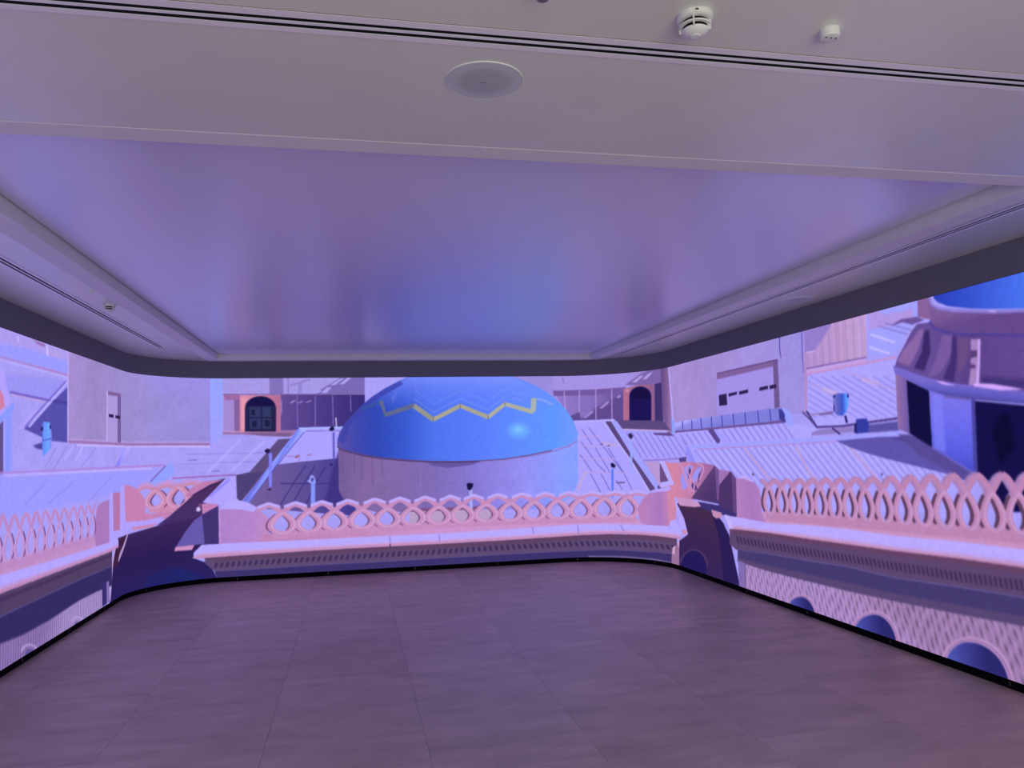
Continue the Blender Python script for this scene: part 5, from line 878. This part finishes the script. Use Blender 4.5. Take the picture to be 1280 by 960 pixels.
def screen_mat():
    M = bpy.data.materials.new('lit_led_screen')
    M.use_nodes = True
    nt = M.node_tree
    nt.nodes.remove(nt.nodes['Principled BSDF'])
    out = nt.nodes['Material Output']
    t = nt.nodes.new('ShaderNodeTexImage')
    t.image = img
    t.extension = 'MIRROR'
    t.interpolation = 'Linear'
    e = nt.nodes.new('ShaderNodeEmission')
    e.inputs['Strength'].default_value = SCREEN_GAIN
    nt.links.new(t.outputs['Color'], e.inputs['Color'])
    nt.links.new(e.outputs[0], out.inputs['Surface'])
    return M


M_SCREEN = screen_mat()

# ------------------------------------------------------------------ setting: floor with stone tiles
XWL, XWR, YWB = XL - 0.16, XR + 0.16, YB + 0.16
floor = tag(empty('floor'), 'grey brown floor of large streaked stone tiles', kind='structure')
bm = bmesh.new(); box(bm, XWL, XWR, YF, YWB, -0.12, -0.004)
obj('screed', bm, M_GROUT, floor)
TX, TY, G = 0.86, 1.22, 0.0007
cols = [-2.2 + TX * k for k in range(-1, 8)]
offs = [0.61, 0.0, 0.0, 0.0, 0.61, 0.3, 0.61, 0.0, 0.61]
tile_cache = {}
for ci, x0 in enumerate(cols):
    y0 = 6.96 - 9 * TY + offs[ci]
    while y0 < YWB:
        a, b = max(x0, XWL), min(x0 + TX, XWR)
        c, d = max(y0, YF), min(y0 + TY, YWB)
        if b - a > 0.02 and d - c > 0.02:
            key = (round(b - a, 3), round(d - c, 3))
            if key not in tile_cache:
                bm = bmesh.new()
                w2, h2 = (b - a) / 2 - G, (d - c) / 2 - G
                box(bm, -w2, w2, -h2, h2, -0.004, 0.0)
                me = bpy.data.meshes.new('tile'); bm.to_mesh(me); bm.free()
                me.materials.append(M_TILE)
                tile_cache[key] = me
            link('tile', tile_cache[key], M_TILE, floor, ((a + b) / 2, (c + d) / 2, 0.0))
        y0 += TY

# ------------------------------------------------------------------ setting: walls
ZROOF = 3.05
for nm, x0, x1, y0, y1 in (('wall_left', XWL - .12, XWL, YF - .12, YWB + .12), ('wall_right', XWR, XWR + .12, YF - .12, YWB + .12), ('wall_back', XWL, XWR, YWB, YWB + .12)):
    bm = bmesh.new(); box(bm, x0, x1, y0, y1, -0.12, ZROOF)
    tag(obj(nm, bm, M_WALL), kind='structure')
bm = bmesh.new()                              # unseen wall behind the camera, its opening added to go with the fill lamp
box(bm, XWL, -0.85, YF - .12, YF, -0.12, ZROOF); box(bm, 2.65, XWR, YF - .12, YF, -0.12, ZROOF); box(bm, -0.85, 2.65, YF - .12, YF, 2.3, ZROOF)
tag(obj('wall_front', bm, M_WALL), kind='structure')

# ------------------------------------------------------------------ setting: ceiling with recessed tray
ceil = tag(empty('ceiling'), 'white ceiling with a large recessed satin panel', kind='structure')
BX0, BX1, BY0, BY1 = -1.79, 3.385, 2.937, 10.298      # outer edge of the frame
TX0, TX1, TY0, TY1 = -1.646, 3.242, 3.055, 10.158     # inner edge of the frame
ZP, ZFR = 2.852, 2.7758
bm = bmesh.new()
box(bm, XWL, BX0, YF, YWB, ZC, ZROOF); box(bm, BX1, XWR, YF, YWB, ZC, ZROOF)
box(bm, BX0, BX1, YF, BY0, ZC, ZROOF); box(bm, BX0, BX1, BY1, YWB, ZC, ZROOF)
obj('soffit', bm, M_SOFFIT, ceil)
bm = bmesh.new()
g = 0.014
box(bm, TX0 + g, TX1 - g, TY0 + g, TY1 - g, ZP, ZP + 0.03, 0.002)
obj('recessed_panel', bm, M_PANEL, ceil)
bm = bmesh.new(); box(bm, BX0, BX1, BY0, BY1, ZP + 0.06, ZROOF)
obj('backing_board', bm, M_SLOT, ceil)
for x0, x1, y0, y1 in ((BX0, TX0, BY0, BY1), (TX1, BX1, BY0, BY1), (TX0, TX1, BY0, TY0), (TX0, TX1, TY1, BY1)):
    bm = bmesh.new(); box(bm, x0, x1, y0, y1, ZFR, ZP + 0.06, 0.0015)
    obj('frame_side', bm, M_FRAME, ceil)

# fascia between video wall and ceiling, black strip under the video wall
for nm, s0, s1 in (('trim_1', S_MIN, 0.0), ('trim_2', 0.0, S_RIGHT), ('trim_3', S_RIGHT, S_MAX)):
    bm = bmesh.new(); ribbon(bm, s0, s1, [(0.0, ZT + 0.003), (0.0, ZC), (0.06, ZC), (0.06, ZT + 0.003)])
    tag(obj(nm, bm, M_FASCIA, smooth=True), {'trim_1': 'plain grey fascia above the left run of the video wall', 'trim_2': 'dark grey fascia with rounded ends above the rear of the video wall', 'trim_3': 'plain grey fascia above the right run of the video wall'}[nm], kind='structure')
for nm, s0, s1 in (('baseboard_left', S_MIN, 0.0), ('baseboard_back', 0.0, S_RIGHT), ('baseboard_right', S_RIGHT, S_MAX)):
    bm = bmesh.new(); ribbon(bm, s0, s1, [(0.012, 0.0), (0.012, ZB - 0.001), (0.05, ZB - 0.001), (0.05, 0.0)])
    bb = tag(obj(nm, bm, M_BLACK, smooth=True), kind='structure')
    n = max(1, int((s1 - s0) / 1.0))
    for k in range(n):
        sv = s0 + (k + .5) * (s1 - s0) / n
        if not (IS0 < sv < IS1): continue
        bm = bmesh.new()
        ang = math.atan2(path(sv + .01)[1] - path(sv - .01)[1], path(sv + .01)[0] - path(sv - .01)[0])
        box(bm, -.008, .008, -.004, .004, 0.018, 0.046, 0.002)
        f = obj('levelling_foot', bm, M_STEEL, bb)
        f.location = (*path(sv, 0.009), 0); f.rotation_euler = (0, 0, ang)

# ------------------------------------------------------------------ the video wall
vw = tag(empty('video_wall', (XL + 3.26, YB, 0.0)), 'huge curved LED video wall wrapping three sides, showing a blue dome among pale roofs', 'screen')
vx, vy, vz = vw.location


def screen_mesh(name, quads, parent, label=None):
    """quads: (s0, s1, z0, z1) patches of the display surface"""
    bm = bmesh.new()
    uvl = bm.loops.layers.uv.new('uv')
    cache = {}

    def vert(s, z):
        k = (round(s, 4), round(z, 4))
        if k not in cache:
            x, y = path(s)
            cache[k] = bm.verts.new((x - vx, y - vy, z - vz))
        return cache[k]
    for s0, s1, z0, z1 in quads:
        f = bm.faces.new((vert(s0, z0), vert(s1, z0), vert(s1, z1), vert(s0, z1)))
        for lp, (s, z) in zip(f.loops, ((s0, z0), (s1, z0), (s1, z1), (s0, z1))):
            lp[uvl].uv = ((s - IS0) / (IS1 - IS0), (z - ZB) / (ZT - ZB))
    me = bpy.data.meshes.new(name)
    bm.to_mesh(me); bm.free()
    me.materials.append(M_SCREEN)
    o = link(name, me, M_SCREEN, parent)
    if label: o['label'] = label
    return o


CELL = 0.025
ns, nz = int(round((IS1 - IS0) / CELL)), int(round((ZT - ZB) / CELL))
grid = IDS[np.minimum(((np.arange(nz) + .5) * CELL * K).astype(int), H * SS - 1)][:, np.minimum(((np.arange(ns) + .5) * CELL * K).astype(int), W * SS - 1)]
edges = IS0 + np.arange(ns + 1) * CELL
for k0 in (0.0, A1, A1 + BL, S_RIGHT):       # cell edges sit exactly on the ends of the curves
    edges[np.argmin(abs(edges - k0))] = k0
mid = (edges[:-1] + edges[1:]) / 2
flat = (mid < 0) | ((mid > A1) & (mid < A1 + BL)) | (mid > S_RIGHT)
brk = np.zeros(ns + 1, bool)
for k0 in (0.0, A1, A1 + BL, S_RIGHT): brk[np.argmin(abs(edges - k0))] = True
quads = {}
for r in range(nz):
    z1 = ZT - r * CELL; z0 = z1 - CELL
    c = 0
    while c < ns:
        e = c + 1
        if flat[c]:
            while e < ns and flat[e] and not brk[e] and grid[r, e] == grid[r, c]: e += 1
        quads.setdefault(int(grid[r, c]), []).append((edges[c], edges[e], z0, z1))
        c = e
NAMES = {
    'roof': ('pictured_roof', 'pale lavender rooftops shown on the screen'),
    'dome': ('pictured_dome', 'blue dome with a yellow zigzag shown in the middle of the screen'),
    'drum': ('pictured_drum', 'pale round drum under the blue dome shown on the screen'),
    'building_left': ('pictured_building', 'windowless pale building with a narrow slot shown at left'),
    'building_right': ('pictured_building', 'pale building with a recessed panel of small windows shown at right'),
    'annex': ('pictured_annex', 'tan annex beside the right building shown on the screen'),
    'facade_left': ('pictured_facade', 'shaded rear facade left of the dome shown on the screen'),
    'facade_right': ('pictured_facade', 'shaded rear facade right of the dome shown on the screen'),
    'archway_left': ('pictured_archway', 'orange framed arched doorway left of the dome shown on the screen'),
    'archway_right': ('pictured_archway', 'orange framed arched doorway right of the dome shown on the screen'),
    'archway_a': ('pictured_archway', 'smallest arch low in the right stone wall shown on the screen'),
    'archway_b': ('pictured_archway', 'middle arch low in the right stone wall shown on the screen'),
    'archway_c': ('pictured_archway', 'largest arch low in the right stone wall shown on the screen'),
    'tower': ('pictured_tower', 'octagonal tower under a second blue dome shown at far right'),
    'air_duct': ('pictured_duct', 'segmented blue grey duct on the roof shown at right'),
    'tank_left': ('pictured_tank', 'blue tank on the left roof shown on the screen'),
    'tank_right': ('pictured_tank', 'blue tank and box on the right roof shown on the screen'),
    'balustrade_left': ('pictured_balustrade', 'pink pierced balustrade shown on the left run'),
    'balustrade_left_return': ('pictured_balustrade', 'short pink balustrade return in the left corner of the picture'),
    'balustrade_centre': ('pictured_balustrade', 'pink pierced balustrade shown below the dome'),
    'balustrade_right_return': ('pictured_balustrade', 'short pink balustrade return in the right corner of the picture'),
    'balustrade_right': ('pictured_balustrade', 'pink pierced balustrade shown on the right run'),
    'cornice_left': ('pictured_cornice', 'pink cornice under the left balustrade of the picture'),
    'cornice_centre': ('pictured_cornice', 'pink cornice with dark brackets under the middle balustrade of the picture'),
    'cornice_right': ('pictured_cornice', 'pink cornice with dark brackets under the right balustrade of the picture'),
    'recess_left': ('pictured_recess', 'dark shaded recess in the left corner of the picture'),
    'recess_right': ('pictured_recess', 'dark shaded recess in the right corner of the picture'),
    'stone_wall_left': ('pictured_wall', 'ribbed stone wall low on the left run of the picture'),
    'stone_wall_right': ('pictured_wall', 'rough stone wall low on the right run of the picture'),
}
for rid, qs in sorted(quads.items()):
    nm, lb = NAMES.get(REG[rid], ('pictured_lamp_post', None))
    screen_mesh(nm, qs, vw, lb)
screen_mesh('picture_margin', [(S_MIN, IS0, ZB, ZT), (edges[-1], S_MAX, ZB, ZT)], vw, 'further runs of the picture beside the viewer')
bm = bmesh.new(); ribbon(bm, S_MIN, S_MAX, [(0.006, ZB + .001), (0.006, ZT - .001), (0.075, ZT - .001), (0.075, ZB + .001)])
cab = obj('cabinet', bm, M_CAB, vw, smooth=True)
cab.data.transform(Matrix.Translation((-vx, -vy, -vz)))

# ------------------------------------------------------------------ slot diffusers
def slot_diffuser(label, x, y, length, rot, group='linear slot diffusers in the ceiling'):
    """local x along the slots, local y across; flanges, two black slots"""
    t = tag(empty('slot_diffuser', (x, y, ZC)), label, 'air diffuser', group)
    t.rotation_euler = (0, 0, rot)
    h = length / 2
    bm = bmesh.new(); box(bm, -h, h, -.0535, .0535, -0.0016, -0.0002); obj('back_plate', bm, M_SLOT, t)
    for a, b in ((-.0535, -.0215), (.027, .0535)):
        bm = bmesh.new(); box(bm, -h, h, a, b, -0.0026, -0.0002, 0.0003); obj('flange', bm, M_ALU, t)
    bm = bmesh.new(); box(bm, -h, h, -.0055, .0095, -0.0026, -0.0010, 0.0003); obj('divider_bar', bm, M_ALU, t)
    for sx in (-h + .004, h - .004):
        bm = bmesh.new(); box(bm, sx - .004, sx + .004, -.021, .0265, -0.0026, -0.001); obj('end_cap', bm, M_ALU, t)
    return t


slot_diffuser('long white slot diffuser crossing the near ceiling from side to side', 0.73, 2.126, 6.44, 0.0)
slot_diffuser('slot diffuser along the left strip of ceiling', -2.045, 6.2, 5.58, -PI / 2)
slot_diffuser('slot diffuser along the right strip of ceiling beside a ceiling speaker', 3.462, 6.3, 6.6, PI / 2)


# ------------------------------------------------------------------ ceiling devices
def speaker(label, x, y):
    t = tag(empty('ceiling_speaker', (x, y, ZC)), label, 'speaker', 'round flush ceiling speakers')
    bm = bmesh.new(); lathe(bm, [(.1285, 0.0), (.1285, -.002), (.1275, -.0035), (.1255, -.0035), (.1245, -.002), (.1245, 0.0)], 64); obj('rim', bm, M_WHITE, t, True)
    bm = bmesh.new(); lathe(bm, [(.1243, -.001), (.1243, -.0033), (.06, -.0048), (0, -.0052)], 64); obj('grille', bm, M_GRILLE, t, True)
    bm = bmesh.new(); box(bm, -.011, .011, -.004, .004, -.0068, -.0050, .0005); obj('badge', bm, M_CHROME, t)
    return t


speaker('round grey ceiling speaker on the near ceiling past the long slot diffuser', 0.432, 2.388)
speaker('round ceiling speaker between the right slot diffuser and the right fascia', 3.735, 5.86)


def smoke_detector(label, x, y):
    t = tag(empty('smoke_detector', (x, y, ZC)), label, 'smoke detector', 'white louvred smoke detectors')
    bm = bmesh.new(); lathe(bm, [(.050, 0), (.051, -.004), (.050, -.013), (.045, -.017), (.040, -.0175), (0, -.0175)], 48); obj('base', bm, M_WHITE, t, True)
    bm = bmesh.new(); lathe(bm, [(.034, -.017), (.033, -.034), (.028, -.046), (0, -.046)], 40); obj('sensing_chamber', bm, M_SLOT, t, True)
    bm = bmesh.new(); lathe(bm, [(.034, -.0290), (.0435, -.0285), (.0430, -.0325), (.034, -.0330), (.034, -.0290)], 48); obj('louvre_ring', bm, M_WHITE, t, True)
    bm = bmesh.new(); lathe(bm, [(.028, -.0430), (.0375, -.0425), (.0350, -.0475), (.027, -.054), (.014, -.0575), (.012, -.060), (0, -.0605)], 48); obj('cap', bm, M_WHITE, t, True)
    for k in range(4):
        a = 2 * PI * k / 4 + 1.05
        bm = bmesh.new(); box(bm, .032, .0440, -.0020, .0020, -.0450, -.016, .0006)
        r = obj('rib', bm, M_WHITE, t); r.rotation_euler = (0, 0, a)
    bm = bmesh.new(); box(bm, -.020, -.010, -.0505, -.0455, -.009, -.005, .001); obj('indicator', bm, M_DARK, t)
    return t


smoke_detector('white smoke detector with black louvres on the near ceiling', 0.955, 1.925)
smoke_detector('white smoke detector on the left strip of ceiling', -1.853, 6.46)


def small_sensor(label, x, y, r, h):
    t = tag(empty('ceiling_sensor', (x, y, ZC)), label, 'sensor', 'small round ceiling sensors')
    bm = bmesh.new(); lathe(bm, [(r, 0), (r, -h * .75), (r * .95, -h * .93), (r * .85, -h), (0, -h)], 40); obj('housing', bm, M_WHITE, t, True)
    for dx in (-.55, 0, .55):
        bm = bmesh.new(); lathe(bm, [(r * .11, -h * .99), (r * .11, -h * 1.03), (0, -h * 1.03)], 12, dx * r, -.2 * r); obj('hole', bm, M_DARK, t)
    return t


small_sensor('small white round sensor with three dots right of the near smoke detector', 1.383, 1.93, .0285, .026)
small_sensor('tiny white sensor nearer than the smoke detector on the left strip of ceiling', -1.828, 5.95, .016, .012)

sp = tag(empty('sprinkler_head', (0.494, 1.848, ZC)), 'chrome sprinkler head at the top edge left of the near smoke detector', 'sprinkler')
bm = bmesh.new(); lathe(bm, [(.036, 0), (.036, -.002), (.030, -.007), (.016, -.009), (.012, -.004), (0, -.004)], 40); obj('escutcheon', bm, M_CHROME, sp, True)
bm = bmesh.new(); lathe(bm, [(.009, -.004), (.009, -.018), (.006, -.02), (0, -.02)], 20); obj('nozzle', bm, M_DARK, sp, True)
bm = bmesh.new(); lathe(bm, [(.003, -.02), (.003, -.036), (0, -.036)], 12); obj('bulb', bm, M_RED, sp, True)
for sg in (-1, 1):
    bm = bmesh.new(); box(bm, sg * .011 - .0015, sg * .011 + .0015, -.002, .002, -.04, -.014); obj('yoke_arm', bm, M_CHROME, sp)
bm = bmesh.new(); lathe(bm, [(.016, -.039), (.016, -.0405), (0, -.0405), ], 24); obj('deflector', bm, M_CHROME, sp)
